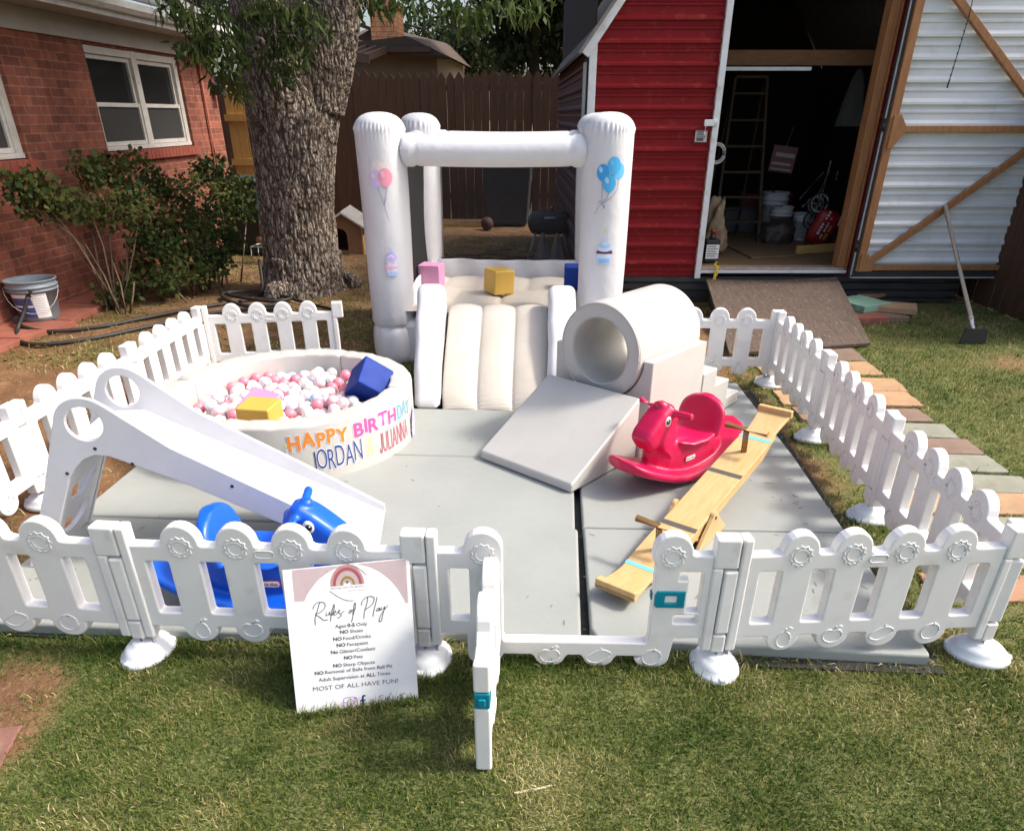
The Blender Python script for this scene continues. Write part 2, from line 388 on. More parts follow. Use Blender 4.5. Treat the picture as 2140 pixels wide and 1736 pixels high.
# =================================================================== GROUND
def grassy(x, y):
    x = np.asarray(x, float); y = np.asarray(y, float)
    n = fbm(x*1.7, y*1.7, 0, 3, 4); n2 = fbm(x*5, y*5, 0, 9, 3)
    front = 1/(1+np.exp(-(2.3-y)*7)); right_ = 1/(1+np.exp(-(x-1.35)*9))
    g = np.maximum(front*.97, right_*(.86-.10*np.clip(y-5.0, 0, 3)))
    g = np.maximum(g, .34*np.exp(-((x+.9)/1.1)**2-((y-5.2)/1.2)**2)+.16)
    d = np.exp(-((x+1.68)/.22)**2-((y-1.46)/.28)**2); g = g*(1-.95*np.clip(d*1.5, 0, 1))
    d = np.exp(-((x-3.25)/.42)**2-((y-5.35)/.3)**2); g = g*(1-.75*d)
    d = np.exp(-((x-1.75)/.33)**2-((y-6.1)/1.0)**2); g = g*(1-.3*d)
    d = np.exp(-((x-.95)/.12)**2-((y-1.62)/.08)**2); g = g*(1-.3*d)
    g = g+(n-.5)*.75*np.where(g > .9, .35, 1)+(n2-.5)*.25
    return np.clip(g, 0, 1)
xs = np.concatenate([[-300, -80, -30, -14], np.arange(-8, 6.001, .04), [10, 20, 80, 300]])
ys = np.concatenate([[-300, -60, -10, -2, 0], np.arange(.4, 14.6, .045), [17, 22, 35, 80, 300]])
GX, GY = np.meshgrid(xs, ys)
GZ = (fbm(GX*2.2, GY*2.2, 0, 5, 4)-.55)*.035+(fbm(GX*14, GY*14, 0, 6, 3)-.5)*.012
flat_ = ((GX > -2.25) & (GX < 1.5) & (GY > 1.78) & (GY < 4.9)); GZ = np.where(flat_, -.006, GZ*np.where(GY > 14.5, 0, 1))
ny, nx = GX.shape; ii = (np.arange(ny-1)[:, None]*nx+np.arange(nx-1)[None]).ravel()
gr = np_mesh('ground', np.stack([GX, GY, GZ], -1).reshape(-1, 3), np.stack([ii, ii+1, ii+nx+1, ii+nx], 1), M_WHITE, grassy(GX, GY).ravel(), None, True)
m, nt, b = _mk('yard_soil_and_turf')
at = nt.nodes.new('ShaderNodeAttribute'); at.attribute_name = 'tint'
n1 = noise_node(nt, 3.2, 6); soil = ramp(nt, n1.outputs['Fac'], [(.3, (.125, .066, .036)), (.5, (.20, .108, .056)), (.68, (.27, .165, .088))])
n2 = noise_node(nt, 60, 4, vec=scaled(nt, 1, .45, 1, rot=(0, 0, .5))); straw = ramp(nt, n2.outputs['Fac'], [(.55, (0, 0, 0)), (.72, (.8,)*3)])
soil = mixc(nt, straw, soil, (.34, .25, .13))
n3 = noise_node(nt, 95, 5); turf = ramp(nt, n3.outputs['Fac'], [(.30, (.042, .056, .017)), (.5, (.110, .126, .040)), (.68, (.23, .21, .095))])
n4 = noise_node(nt, 2.4, 4); turf = mixc(nt, ramp(nt, n4.outputs['Fac'], [(.48, (0, 0, 0)), (.75, (.5,)*3)]), turf, (.17, .145, .06))
f = ramp(nt, at.outputs['Fac'], [(.25, (0, 0, 0)), (.6, (1, 1, 1))])
nt.links.new(mixc(nt, f, soil, turf), b.inputs['Base Color']); b.inputs['Roughness'].default_value = .95
b.inputs['Specular IOR Level'].default_value = .15
bump(nt, b, n3.outputs['Fac'], .8, .015)
gr.data.materials.clear(); gr.data.materials.append(m); struct(gr)

STN_V = [(735, 1700, 1795), (766, 1690, 1828), (798, 1700, 1878), (828, 1745, 1908), (862, 1790, 1935), (893, 1850, 1985), (926, 1870, 2035), (962, 1935, 2085), (1003, 1990, 2150), (1046, 2035, 2200), (1098, 2055, 2260), (1152, 2100, 2300), (1225, 2140, 2330)]
def on_stone(x, y):
    k = np.zeros(len(x), bool)
    for i, (v, u0, u1) in enumerate(STN_V):
        a, c = gz(u0, v, .02), gz(u1, v, .02); dn = gz(u0, STN_V[i+1][0], .02).y if i < 12 else a.y-.2; w = min(.95, c.x-a.x+.36); h = max(.10, (a.y-dn)*.90)/2
        k |= (x > c.x-w+.01) & (x < c.x-.01) & (np.abs(y-a.y) < h-.006)
    return k
def blades(name, n, region, lmin, lmax, wid, seed, dry=0.0, lean=1.1, dens=None, thr=0.0, pts=None):
    r = np.random.default_rng(seed); x0, y0, x1, y1 = region
    X = []; Y = []
    got = 0
    if pts is not None: X, Y = [pts[0]], [pts[1]]; got = n = len(pts[0])
    while got < n:
        x = r.uniform(x0, x1, n*2); y = r.uniform(y0, y1, n*2)
        g = grassy(x, y); p = np.clip((g-thr)/(1-thr), 0, 1)
        if dens is not None: p = p*dens(x, y)
        k = r.random(n*2) < p
        mat_in = (x > -2.12) & (x < 1.27) & (y > 1.93) & (y < 4.7); k &= ~mat_in
        k &= ~(on_stone(x, y) & (r.random(n*2) < .97))
        X.append(x[k]); Y.append(y[k]); got += k.sum()
    x = np.concatenate(X)[:n]; y = np.concatenate(Y)[:n]
    z = (fbm(x*2.2, y*2.2, 0, 5, 4)-.55)*.035-.004
    L = lmin+(lmax-lmin)*r.random(n)**1.6; th = r.uniform(0, 2*math.pi, n); ln = np.abs(r.normal(lean, .5, n))
    w = wid*(.6+.8*r.random(n)); dx, dy = np.cos(th), np.sin(th)
    a1 = np.clip(ln*.45, 0, 1.3); a2 = np.clip(ln*1.1, 0, 1.75)
    P0 = np.stack([x, y, z], 1); D1 = np.stack([dx*np.sin(a1), dy*np.sin(a1), np.cos(a1)], 1); D2 = np.stack([dx*np.sin(a2), dy*np.sin(a2), np.cos(a2)], 1)
    S = np.stack([-dy, dx, 0*x], 1)*w[:, None]/2; tw = r.normal(0, .5, n)[:, None]; S = S+D1*0+np.stack([dx, dy, 0*x], 1)*w[:, None]*.4*tw
    P1 = P0+D1*(L*.5)[:, None]; P2 = P1+D2*(L*.5)[:, None]
    V = np.stack([P0-S, P0+S, P1+S*.85, P1-S*.85, P2], 1).reshape(-1, 3); o = np.arange(n)*5
    F = np.concatenate([np.stack([o, o+1, o+2], 1), np.stack([o, o+2, o+3], 1), np.stack([o+3, o+2, o+4], 1)])
    pn = fbm(x*2.2, y*2.2, 0, 21, 4); pn2 = fbm(x*7, y*7, 0, 33, 3)
    t = np.clip((pn-.5)*.85+(pn2-.5)*.8+.35+dry+r.normal(0, .25, n), 0, 1)
    o = np_mesh(name, V, F, M_GRASS, np.repeat(t, 5)); o['kind'] = 'stuff'; return o
g1 = blades('lawn_grass', 150000, (-2.0, 1.0, 2.3, 2.05), .014, .036, .0025, 11, .0)
g1['label'] = 'short green and straw lawn grass in front of the white fence'; g1['category'] = 'grass'
tx, ty = [], []; rt_ = np.random.default_rng(8)
for (fx, fy) in ((-1.357, 1.832), (-.40, 1.852), (.551, 1.885), (1.454, 2.003), (1.438, 2.953), (1.454, 3.869), (1.438, 4.806)):
    a_ = rt_.uniform(0, 6.283, 420); q_ = 1+rt_.random(420)**2*.5; tx.append(fx+.088*q_*np.cos(a_)); ty.append(fy+.108*q_*np.sin(a_))
t_ = rt_.random(520); tx.append(-.762+.362*t_+rt_.normal(0, .004, 520)); ty.append(1.584+.079*t_-.012-np.abs(rt_.normal(0, .012, 520)))
t_ = rt_.random(1500); tx.append(-2.1+3.4*t_); ty.append(1.885+rt_.normal(0, .025, 1500)-.02)
g4 = blades('lawn_grass', 0, (0, 0, 1, 1), .022, .055, .0026, 14, .02, .8, pts=(np.concatenate(tx), np.concatenate(ty)))
g4['label'] = 'longer uncut grass around the fence feet and the bottom of the sign'; g4['category'] = 'grass'
g2 = blades('lawn_grass', 80000, (1.25, 1.6, 4.6, 7.2), .02, .05, .0042, 12, .10, thr=.12)
g2['label'] = 'drier yellowish lawn grass beside the stepping stones and shed ramp'; g2['category'] = 'grass'
g3 = blades('dry_grass', 52000, (-5.0, 1.9, 1.3, 11.5), .025, .08, .0052, 13, .30, 1.5, lambda x, y: np.where((x > -2.3) & (y < 4.7), .3, .55), thr=.02)
g3['label'] = 'sparse dry grass and straw over bare soil around the tree'; g3['category'] = 'grass'

def slab(cx, cy_, w, d, h, rz, mat_, name, label, cat, group, seed, parts=7, z=0.0, jag=.06):
    r = random.Random(seed); pts = []
    base = [(-w/2, -d/2), (w/2, -d/2), (w/2, d/2), (-w/2, d/2)]
    for i in range(4):
        p, q = base[i], base[(i+1) % 4]
        for k in range(parts):
            t = k/parts; j = jag*.35 if 0 < k else jag*.15
            pts.append((p[0]+(q[0]-p[0])*t+r.uniform(-j, j)*d, p[1]+(q[1]-p[1])*t+r.uniform(-j, j)*d))
    mb = MB(); mb.mesh(plate([pts], h, .005, 1), Matrix.Translation((0, 0, h/2)))
    o = mb.build(name, mat_, None, loc=(cx, cy_, z), rotz=rz)
    o.rotation_euler.x = r.uniform(-.015, .015); o.rotation_euler.y = r.uniform(-.015, .015)
    return tag(o, label, cat, group)
CLY = mat('brown_red_paver', (.24, .115, .085), (.17, .08, .06), 9, .9, bumps=(40, .5, .006), dirt=((.30, .24, .17), 14, .7))
SAND = mat('tan_sandstone', (.42, .27, .145), (.33, .19, .10), 7, .85, bumps=(24, .3, .006), dirt=((.22, .17, .10), 9, .6))
GRN = mat('green_grey_stone', (.26, .265, .205), (.20, .20, .155), 6, .85, bumps=(24, .3, .006), dirt=((.15, .13, .09), 9, .6))
BRN = mat('brown_stone', (.23, .155, .115), (.17, .11, .08), 6, .85, bumps=(24, .3, .006), dirt=((.12, .10, .07), 9, .6))
ORG = mat('orange_stone', (.36, .195, .115), (.28, .15, .085), 6, .85, bumps=(24, .3, .006), dirt=((.22, .15, .09), 9, .6))
# stepping stones from the ramp towards the viewer
stn = [(735, 1700, 1795, BRN, 'brown stone nearest the foot of the plywood ramp'), (766, 1690, 1828, SAND, 'tan stone just past the brown one at the ramp foot'),
       (798, 1700, 1878, SAND, 'tan stone, second tan one from the ramp'), (828, 1745, 1908, SAND, 'tan stone, third tan one from the ramp'),
       (862, 1790, 1935, BRN, 'brown stone between a tan and a narrow green-grey one'), (893, 1850, 1985, GRN, 'narrow green-grey stone between two brown ones'),
       (926, 1870, 2035, BRN, 'brown stone between two green-grey ones'), (962, 1935, 2085, GRN, 'pale green-grey stone just past the second brown one'),
       (1003, 1990, 2150, GRN, 'green-grey stone next to a tan one'), (1046, 2035, 2200, SAND, 'tan stone between two green-grey ones near the fence'),
       (1098, 2055, 2260, GRN, 'green-grey stone just beyond the tan one by the fence'), (1152, 2100, 2300, ORG, 'orange stone nearest the corner of the white fence'),
       (1225, 2140, 2330, ORG, 'orange stone showing behind the corner post of the white fence')]
for i, (v, u0, u1, mt, lb) in enumerate(stn):
    a, c = gz(u0, v, .02), gz(u1, v, .02); yy = a.y
    dn = gz(u0, stn[i+1][0], .02).y if i < len(stn)-1 else yy-.2
    w = min(.95, c.x-a.x+.36)
    slab(c.x-w/2, yy, w, max(.10, (yy-dn)*.90), .022, .04*math.sin(i*2.1), mt, 'stepping_stone', 'stepping stone: '+lb, 'stone', 'stepping stones leading to the shed ramp', i+3, z=-.008)
slab(*(gz(-95, 1580)[:2]), .30, .17, .010, .25, CLY, 'paver', 'brown-red paver at the edge of the grass nearest the viewer', 'paver', None, 77)
# red flagstone border along the house
o = MB()
for i in range(7):
    y0 = 3.6+i*.62; pts = [(-4.745, y0+.006), (-4.27+.05*math.sin(i*1.7), y0+.01+.05*math.sin(i)), (-4.25+.06*math.sin(i*2.3+1), y0+.60+.05*math.sin(i+1)), (-4.745, y0+.612)]
    o.mesh(plate([pts], .05, .006, 1), Matrix.Translation((0, 0, .02)))
struct(o.build('path', M_CLAY))

# =================================================================== BRICK HOUSE
HX = -4.75
hs = thing('brick_house', 'red brick house with white windows under a grey-cream eave', 'house', (HX, 6, 0))
def hb(lo, hi, M=None): return (lo[0]-HX, lo[1]-6, lo[2]), (hi[0]-HX, hi[1]-6, hi[2])
W1 = (5.05, 6.85, 1.26, 2.22); W2 = (8.13, 10.13, 1.26, 2.22)
wl = MB(); yA, yB = 1.0, 11.08
wl.box(*hb((HX-.22, yA, -.1), (HX, yB, 1.17)))
for a, c in ((yA, W1[0]), (W1[1], W2[0]), (W2[1], yB)): wl.box(*hb((HX-.22, a, 1.172), (HX, c, 2.44)))
for w in (W1, W2): wl.box(*hb((HX-.22, w[0]+.001, 2.222), (HX-.02, w[1]-.001, 2.44)))
wl.box(*hb((HX-.22, 10.42, 1.3), (HX+.004, 10.45, 2.24)))
wl.box(*hb((-9, yB-.22, -.1), (HX-.225, yB, 2.44)))
wl.build('wall', M_BRICK, hs)
lg = None
for w in (W1, W2):
    lg = MB()
    nn = int((w[1]-w[0]+.12)/.085)
    for i in range(nn):
        y0 = w[0]-.06+i*.085; lg.box(*hb((HX-.10, y0, 1.165), (HX+.05, y0+.079, 1.262)))
    lg.box(*hb((HX-.11, w[0]-.06, 1.17), (HX+.044, w[1]+.06, 1.256)))
    wd = MB().box(*hb((HX-.09, w[0]+.01, w[2]+.012), (HX-.02, w[1]-.01, w[2]+.052)))       # sill board
    for y0, y1 in ((w[0], w[0]+.06), (w[1]-.09, w[1]), ((w[0]+w[1])/2-.055, (w[0]+w[1])/2+.055)):
        wd.box(*hb((HX-.10, y0, w[2]+.052), (HX-.035, y1, w[3])))
    wd.box(*hb((HX-.099, w[0]+.06, w[3]-.07), (HX-.04, w[1]-.09, w[3]-.002)))
    win = wd.build('window', M_WINFRAME, hs, .004)
    lg.build('sill', M_LEDGE, win, .004)
    mid = (w[0]+w[1])/2; zm = 1.70
    for y0, y1 in ((w[0]+.061, mid-.056), (mid+.056, w[1]-.091)):
        sa = MB()
        for zz0, zz1, dx in ((w[2]+.055, zm+.02, -.062), (zm-.02, w[3]-.073, -.085)):
            for a, c in ((y0, y0+.035), (y1-.035, y1)): sa.box(*hb((HX+dx-.02, a, zz0), (HX+dx+.014, c, zz1)))
            sa.box(*hb((HX+dx-.02, y0+.035, zz0), (HX+dx+.013, y1-.035, zz0+.04))); sa.box(*hb((HX+dx-.02, y0+.035, zz1-.04), (HX+dx+.013, y1-.035, zz1)))
        sa.build('sash', M_WINFRAME, win, .003)
        MB().box(*hb((HX-.11, y0+.03, zm), (HX-.098, y1-.03, w[3]-.1))).build('pane', M_GLASS, win)
        MB().box(*hb((HX-.078, y0+.03, w[2]+.09), (HX-.070, y1-.03, zm-.015))).build('screen', M_SCREEN, win)
MB().box(*hb((HX+.002, yA, 2.245), (HX+.03, yB, 2.43))).build('frieze_board', M_SOFFIT, hs, .004)
MB().box(*hb((HX-.2, yA, 2.432), (-4.37, yB+.02, 2.452))).build('soffit', M_SOFFIT, hs)
gt = MB(); gt.box(*hb((-4.37, yA, 2.425), (-4.345, yB+.02, 2.56)))
for i in range(6):
    gt.prism([(-4.342-HX, 2.47), (-4.29-HX, 2.475), (-4.262-HX, 2.51), (-4.262-HX, 2.565), (-4.272-HX, 2.565), (-4.275-HX, 2.52), (-4.342-HX, 2.49)], 'y', yA-6+i*1.69, yA-6+i*1.69+1.683)
gt.build('gutter', M_GUTTER, hs)
rf = MB()
for i in range(14):
    x0, z0 = -4.27-i*.2, 2.585+i*.085
    rf.prism([(x0-HX, z0), (x0-HX, z0+.014), (x0-.23-HX, z0+.085*1.15+.012), (x0-.23-HX, z0+.085*1.15)], 'y', yA-6, yB-6+.05)
rf.build('roof', M_SHING, hs)
dp = MB(); dp.tube([(.03, 4.62, 2.3), (.03, 4.62, .1)], .022, 8); dp.build('conduit', M_LEDGE, hs)
lp = MB(); lp.box((.004, 4.93, 1.86), (.05, 5.03, 1.99)); lp.box((.05, 4.91, 1.84), (.15, 5.05, 1.96))
lp.build('wall_lamp', M_DARK, hs, .008)

# =================================================================== BIG TREE
tr = thing('pecan_tree', 'large rough-barked tree forking between the brick house and the bounce house', 'tree', (-2.66, 7.62, 0))
T0 = Vector((-2.66, 7.62, 0))
def L3(p): return Vector(p)-T0
tb = MB()
tb.tube([L3(p) for p in [(-2.68, 7.62, -.15), (-2.68, 7.62, .0), (-2.67, 7.62, .12), (-2.66, 7.62, .35), (-2.645, 7.62, .8), (-2.60, 7.62, 1.25), (-2.55, 7.62, 1.6), (-2.60, 7.62, 2.0), (-2.68, 7.62, 2.5), (-2.85, 7.6, 3.3), (-3.2, 7.5, 4.4), (-3.5, 7.4, 5.4)]],
        [.52, .47, .42, .375, .355, .385, .43, .385, .30, .24, .18, .12], 28)
tb.tube([L3(p) for p in [(-2.5, 7.62, 1.2), (-2.36, 7.62, 1.7), (-2.22, 7.62, 2.0), (-2.06, 7.6, 2.4), (-1.88, 7.6, 3.0), (-1.6, 7.65, 4.0), (-1.5, 7.7, 5.2)]], [.25, .30, .275, .235, .20, .15, .1], 24)
for a in (0.3, 2.6, 4.4):
    tb.tube([L3((-2.67+.3*math.cos(a), 7.62+.3*math.sin(a), .3)), L3((-2.67+.47*math.cos(a), 7.62+.47*math.sin(a), .06)), L3((-2.67+.62*math.cos(a), 7.62+.62*math.sin(a), -.08))], [.15, .11, .05], 10)
tb.tube([L3(p) for p in [(-2.75, 7.4, 2.9), (-3.2, 6.9, 3.3), (-4.0, 6.5, 3.9), (-4.7, 6.2, 4.4)]], [.14, .11, .08, .04], 10)
tb.tube([L3(p) for p in [(-1.95, 7.55, 2.75), (-1.5, 7.0, 3.15), (-.9, 6.8, 3.6), (-.3, 6.7, 4.0)]], [.12, .09, .07, .03], 10)
tb.tube([L3(p) for p in [(-2.9, 7.6, 3.5), (-3.6, 8.3, 4.3), (-4.2, 9, 5)]], [.14, .09, .04], 10)
tb.tube([L3(p) for p in [(-1.75, 7.6, 3.6), (-1.1, 8.3, 4.3), (-.5, 8.9, 5)]], [.12, .09, .04], 10)
me = remeshed(tb, .0098, 6)
n = len(me.vertices); co = np.empty(n*3); me.vertices.foreach_get('co', co); co = co.reshape(-1, 3)
no = np.empty(n*3); me.vertices.foreach_get('normal', no); no = no.reshape(-1, 3)
wx = fbm(co[:, 0]*5, co[:, 1]*5, co[:, 2]*3, 40, 3)-.5
q = vnoise(co[:, 0]*38+wx*3, co[:, 1]*38+wx*3, co[:, 2]*6.5+wx*1.6, 41); rid = 1-np.abs(2*q-1)
q2 = vnoise(co[:, 0]*74+3, co[:, 1]*74, co[:, 2]*26+wx*2, 42); rid2 = 1-np.abs(2*q2-1)
amp = np.clip(.6+.5*(fbm(co[:, 0]*3, co[:, 1]*3, co[:, 2]*2, 44, 2)), .4, 1.2)
q3 = vnoise(co[:, 0]*95, co[:, 1]*95, co[:, 2]*34, 45); dsp = (-(rid**4.5)*.021-(rid2**4)*.011+(q3-.5)*.006+.008)*amp+(fbm(co[:, 0]*2.5, co[:, 1]*2.5, co[:, 2]*1.4, 43, 2)-.5)*.05
co = co+no*dsp[:, None]; me.vertices.foreach_set('co', co.astype(np.float32).ravel()); me.update()
m, nt, b = _mk('ridged_bark')
at = nt.nodes.new('ShaderNodeAttribute'); at.attribute_name = 'tint'
n1 = noise_node(nt, 42, 6, vec=scaled(nt, 1, 1, .22)); c1 = ramp(nt, n1.outputs['Fac'], [(.3, (.215, .168, .132)), (.7, (.40, .335, .275))])
n2 = noise_node(nt, 2.5, 4); c1 = mixc(nt, ramp(nt, n2.outputs['Fac'], [(.5, (0, 0, 0)), (.7, (.6,)*3)]), c1, (.27, .25, .225))
col = mixc(nt, ramp(nt, at.outputs['Fac'], [(.74, (0, 0, 0)), (.97, (.9,)*3)]), c1, (.075, .052, .042))
vo = nt.nodes.new('ShaderNodeTexVoronoi'); vo.feature = 'DISTANCE_TO_EDGE'; vo.inputs['Scale'].default_value = 30; vo.inputs['Randomness'].default_value = 1
wv = nt.nodes.new('ShaderNodeVectorMath'); wv.operation = 'MULTIPLY_ADD'; nw = noise_node(nt, 14, 4); nt.links.new(nw.outputs['Color'], wv.inputs[0]); wv.inputs[1].default_value = (.06, .06, .05); nt.links.new(scaled(nt, 1, 1, .26), wv.inputs[2]); nt.links.new(wv.outputs[0], vo.inputs['Vector'])
ck = ramp(nt, vo.outputs['Distance'], [(.0, (0, 0, 0)), (.16, (1, 1, 1))])
vc = nt.nodes.new('ShaderNodeTexVoronoi'); vc.inputs['Scale'].default_value = 30; nt.links.new(wv.outputs[0], vc.inputs['Vector']); pv_ = ramp(nt, vc.outputs['Color'], [(.1, (.72,)*3), (.9, (1.22,)*3)])
col = mixc(nt, 1.0, mixc(nt, ck, (.075, .055, .044), col), pv_, 'MULTIPLY')
nt.links.new(col, b.inputs['Base Color']); b.inputs['Roughness'].default_value = .9; b.inputs['Specular IOR Level'].default_value = .15
mm_ = nt.nodes.new('ShaderNodeMath'); mm_.operation = 'MULTIPLY_ADD'; mm_.inputs[1].default_value = .35; nt.links.new(n1.outputs['Fac'], mm_.inputs[0]); nt.links.new(ck, mm_.inputs[2])
bump(nt, b, mm_.outputs[0], .9, .012)
a = me.attributes.new('tint', 'FLOAT', 'POINT'); a.data.foreach_set('value', np.clip(rid, 0, 1).astype(np.float32))
obj_from(me, 'trunk', m, tr)
# hanging sprays in view + the crown above the frame
sp_pts = [(345, 2, 6.3), (372, 12, 6.4), (398, 30, 6.4), (425, 48, 6.5), (420, 80, 6.5), (450, 20, 6.5), (455, 75, 6.6), (440, 110, 6.6), (470, 128, 6.7), (462, 158, 6.8), (492, 165, 6.9), (480, 95, 6.7), (505, 60, 6.8), (512, 115, 6.9), (520, 20, 6.9), (412, 112, 6.5), (390, 95, 6.5), (500, 190, 7.0),
          (548, 25, 6.9), (575, 58, 6.95), (600, 82, 6.95), (625, 40, 7.0), (590, 15, 6.9), (640, 100, 7.0), (612, 120, 7.0), (570, 100, 6.95), (650, 20, 7.0), (590, 150, 7.0), (560, 5, 6.9), (665, 60, 7.0),
          (765, -6, 6.6), (800, -4, 6.6), (840, -6, 6.5), (875, 0, 6.5), (905, 2, 6.5), (935, 14, 6.4), (965, 12, 6.4), (1000, 26, 6.4), (1035, 8, 6.4), (1070, 5, 6.3), (985, 38, 6.4), (1100, 14, 6.4), (1130, 4, 6.4)]
sprays = [L3(gy(u, v, y)) for u, v, y in sp_pts]
cr = [tuple(p) for p in sprays]; rad = [.13]*len(cr)
r = np.random.default_rng(5)
for k in range(150):
    d = r.normal(size=3); d /= np.linalg.norm(d); s_ = r.random()**.5
    p = np.array([-2.75, 7.6, 4.9])+d*s_*np.array([3.0, 3.0, 2.0])
    if p[2] < 3.15+.12*abs(p[0]+2.7): p[2] = 3.3+r.random()
    cr.append(tuple(L3(p))); rad.append(.42)
cr = np.array(cr); ns = len(sprays)
leaves('foliage', M_LEAF, cr[:ns], .125, 1750, .105, .014, .8, tr, 3)
leaves('crown', M_LEAF, cr[ns:], .45, 26000, .12, .02, .6, tr, 4)
tw = MB()
for p in sprays:
    h = p+Vector((r.uniform(-.25, .25), r.uniform(-.1, .4), .55+r.random()*.5)); tw.tube([p+Vector((0, 0, -.08)), (p+h)/2+Vector((r.uniform(-.06, .06), 0, .05)), h], [.003, .006, .011], 5)
tw.build('twigs', M_BARKD, tr)

# =================================================================== BACK FENCE
YF = 13.4
bf = thing('wooden_fence', 'tall dark brown dog-eared board fence across the back of the yard', 'fence', (-2.6, YF, 0), math.radians(1.6))
fb = MB(); x = -5.2; i = 0
rr = random.Random(3)
while x < 5.2:
    w = .135+rr.uniform(-.006, .006); h = 2.22+rr.uniform(-.03, .03); y = rr.uniform(-.006, .006); gap = .003 if rr.random() < .8 else .011
    fb.prism([(x, .02), (x+w, .02), (x+w, h-.09), (x+w*.62, h-.01), (x+w*.5, h), (x+w*.38, h-.01), (x, h-.09)], 'y', y-.009, y+.009); x += w+gap; i += 1
fb.build('boards', M_FENCE, bf)
rl = MB()
for z in (.35, 1.15, 1.95): rl.box((-5.2, .02, z), (5.2, .06, z+.09))
rl.build('rails', M_FENCE, bf)
# new pale pickets closing the side yard
nf = thing('picket_section', 'new pale yellow pine picket section behind the house corner', 'fence', (-4.95, 11.75, 0))
pk = MB()
for i in range(5):
    x0 = .02+i*.132; h = 1.98+.03*math.sin(i*3.1)-(.10 if i == 3 else 0)
    pk.prism([(x0, .08), (x0+.118, .08), (x0+.118, h-.11), (x0+.062, h), (x0+.056, h), (x0, h-.11)], 'y', -.01, .01)
pk.build('pickets', M_NEWWOOD, nf)
for z in (.95, 1.53): MB().box((-.01, -.05, z), (.72, -.012, z+.085)).build('rail', M_NEWWOOD, nf)
# dark fence on the right boundary
sf = thing('wooden_fence', 'dark brown board fence on the right boundary beside the open shed door', 'fence', (4.18, 5.95, 0), math.radians(3.66))
fb = MB()
for i in range(24):
    y0 = i*.142; h = 1.85+rr.uniform(-.02, .02); dx = rr.uniform(-.005, .005)
    fb.prism([(y0, .0), (y0+.136, .0), (y0+.136, h-.05), (y0+.10, h), (y0+.036, h), (y0, h-.05)], 'x', dx-.009, dx+.009)
fb.build('boards', M_FENCE, sf)
rl = MB()
for z in (.3, 1.5): rl.box((.012, 0, z), (.05, 3.4, z+.09))
rl.build('rails', M_FENCE, sf)

# =================================================================== NEIGHBOUR'S HOUSE
YN = 17.5
nb = thing('neighbour_house', 'low tan house with brown shingle roof behind the back fence', 'house', (gy(800, 120, YN).x, YN, 0))
def nl(u, v, y=YN): p = gy(u, v, y); return Vector((p.x-nb.location.x, y-YN, p.z))
M_TAN = mat('tan_stucco', (.22, .18, .135), (.18, .15, .115), 5, .85); M_BWOOD = mat('brown_gable', (.10, .06, .04), (.07, .042, .03), 6, .8)
M_NROOF = mat('brown_shingles', (.085, .056, .042), (.055, .037, .028), 14, .9, bumps=(30, .5, .01))
a, c = nl(760, 108), nl(913, 122)
MB().box((a.x-1.5, 0, 0), (c.x, 5, a.z-.02)).build('wall', M_TAN, nb)
rf = MB(); L_, R_, K_ = nl(690, 95), nl(945, 122), nl(848, 78)
rf._add([(L_.x, -.5, a.z+.06), (R_.x, -.5, R_.z), (R_.x-.1, 4.5, R_.z+.05), (K_.x+.25, 4.5, K_.z+.22), (L_.x, 4.5, K_.z+.62), (K_.x+.1, -.5, K_.z-.02), (R_.x, -.45, R_.z-.05), (L_.x, -.45, a.z+.0)], [(0, 5, 3, 4), (5, 1, 2, 3), (0, 7, 6, 1), (0, 1, 5)], 0, False)
rf.build('roof', M_NROOF, nb)
MB().box((L_.x, -.55, a.z-.05), (R_.x-.35, -.505, a.z+.04)).build('fascia', M_BWOOD, nb)
g1_, g2_ = nl(735, 92), nl(778, 62)
MB().prism([(L_.x-.4, a.z+.12), (nl(800, 90).x, a.z+.12), (nl(800, 60).x, nl(800, 62).z), (nl(735, 30).x, nl(735, 44).z)], 'y', 1.6, 1.9).build('gable', M_BWOOD, nb)
gr_ = MB(); p, q = nl(735, 44), nl(800, 70); gr_.bar((p.x-.3, 1.7, p.z+.10), (q.x+.1, 1.7, q.z), .5, .06); gr_.build('verge', M_NROOF, nb)
ch0, ch1 = nl(778, 100, YN-.45), nl(829, 100, YN-.45); ct = nl(800, 14, YN-.45)
cm = MB(); d_ = .42
cm.box((ch0.x, -.45, a.z-.05), (ch1.x, d_, ct.z)); cm.box((ch0.x-.04, -.49, ct.z), (ch1.x+.04, d_+.04, ct.z+.09))
cmo = cm.build('chimney', [M_CHIM, M_CHIMS], nb)
for p in cmo.data.polygons: p.material_index = 1 if abs(p.normal.x) > .7 else 0
cap = MB(); cap.tube([((ch0.x+ch1.x)/2, 0, ct.z), ((ch0.x+ch1.x)/2, 0, ct.z+.22)], .13, 12); cap.build('flue', M_CLAY, cmo)
pl = MB()
for i in range(6):
    p = nl(685+i*15, 112+i*2, YN-2.2); q = nl(700+i*22, 96+i*1.5, YN-.4); pl.bar(p, q, .05, .12)
pl.bar(nl(680, 108, YN-2.2), nl(772, 124, YN-2.2), .06, .14); pl.build('patio_rafters', M_BWOOD, nb)

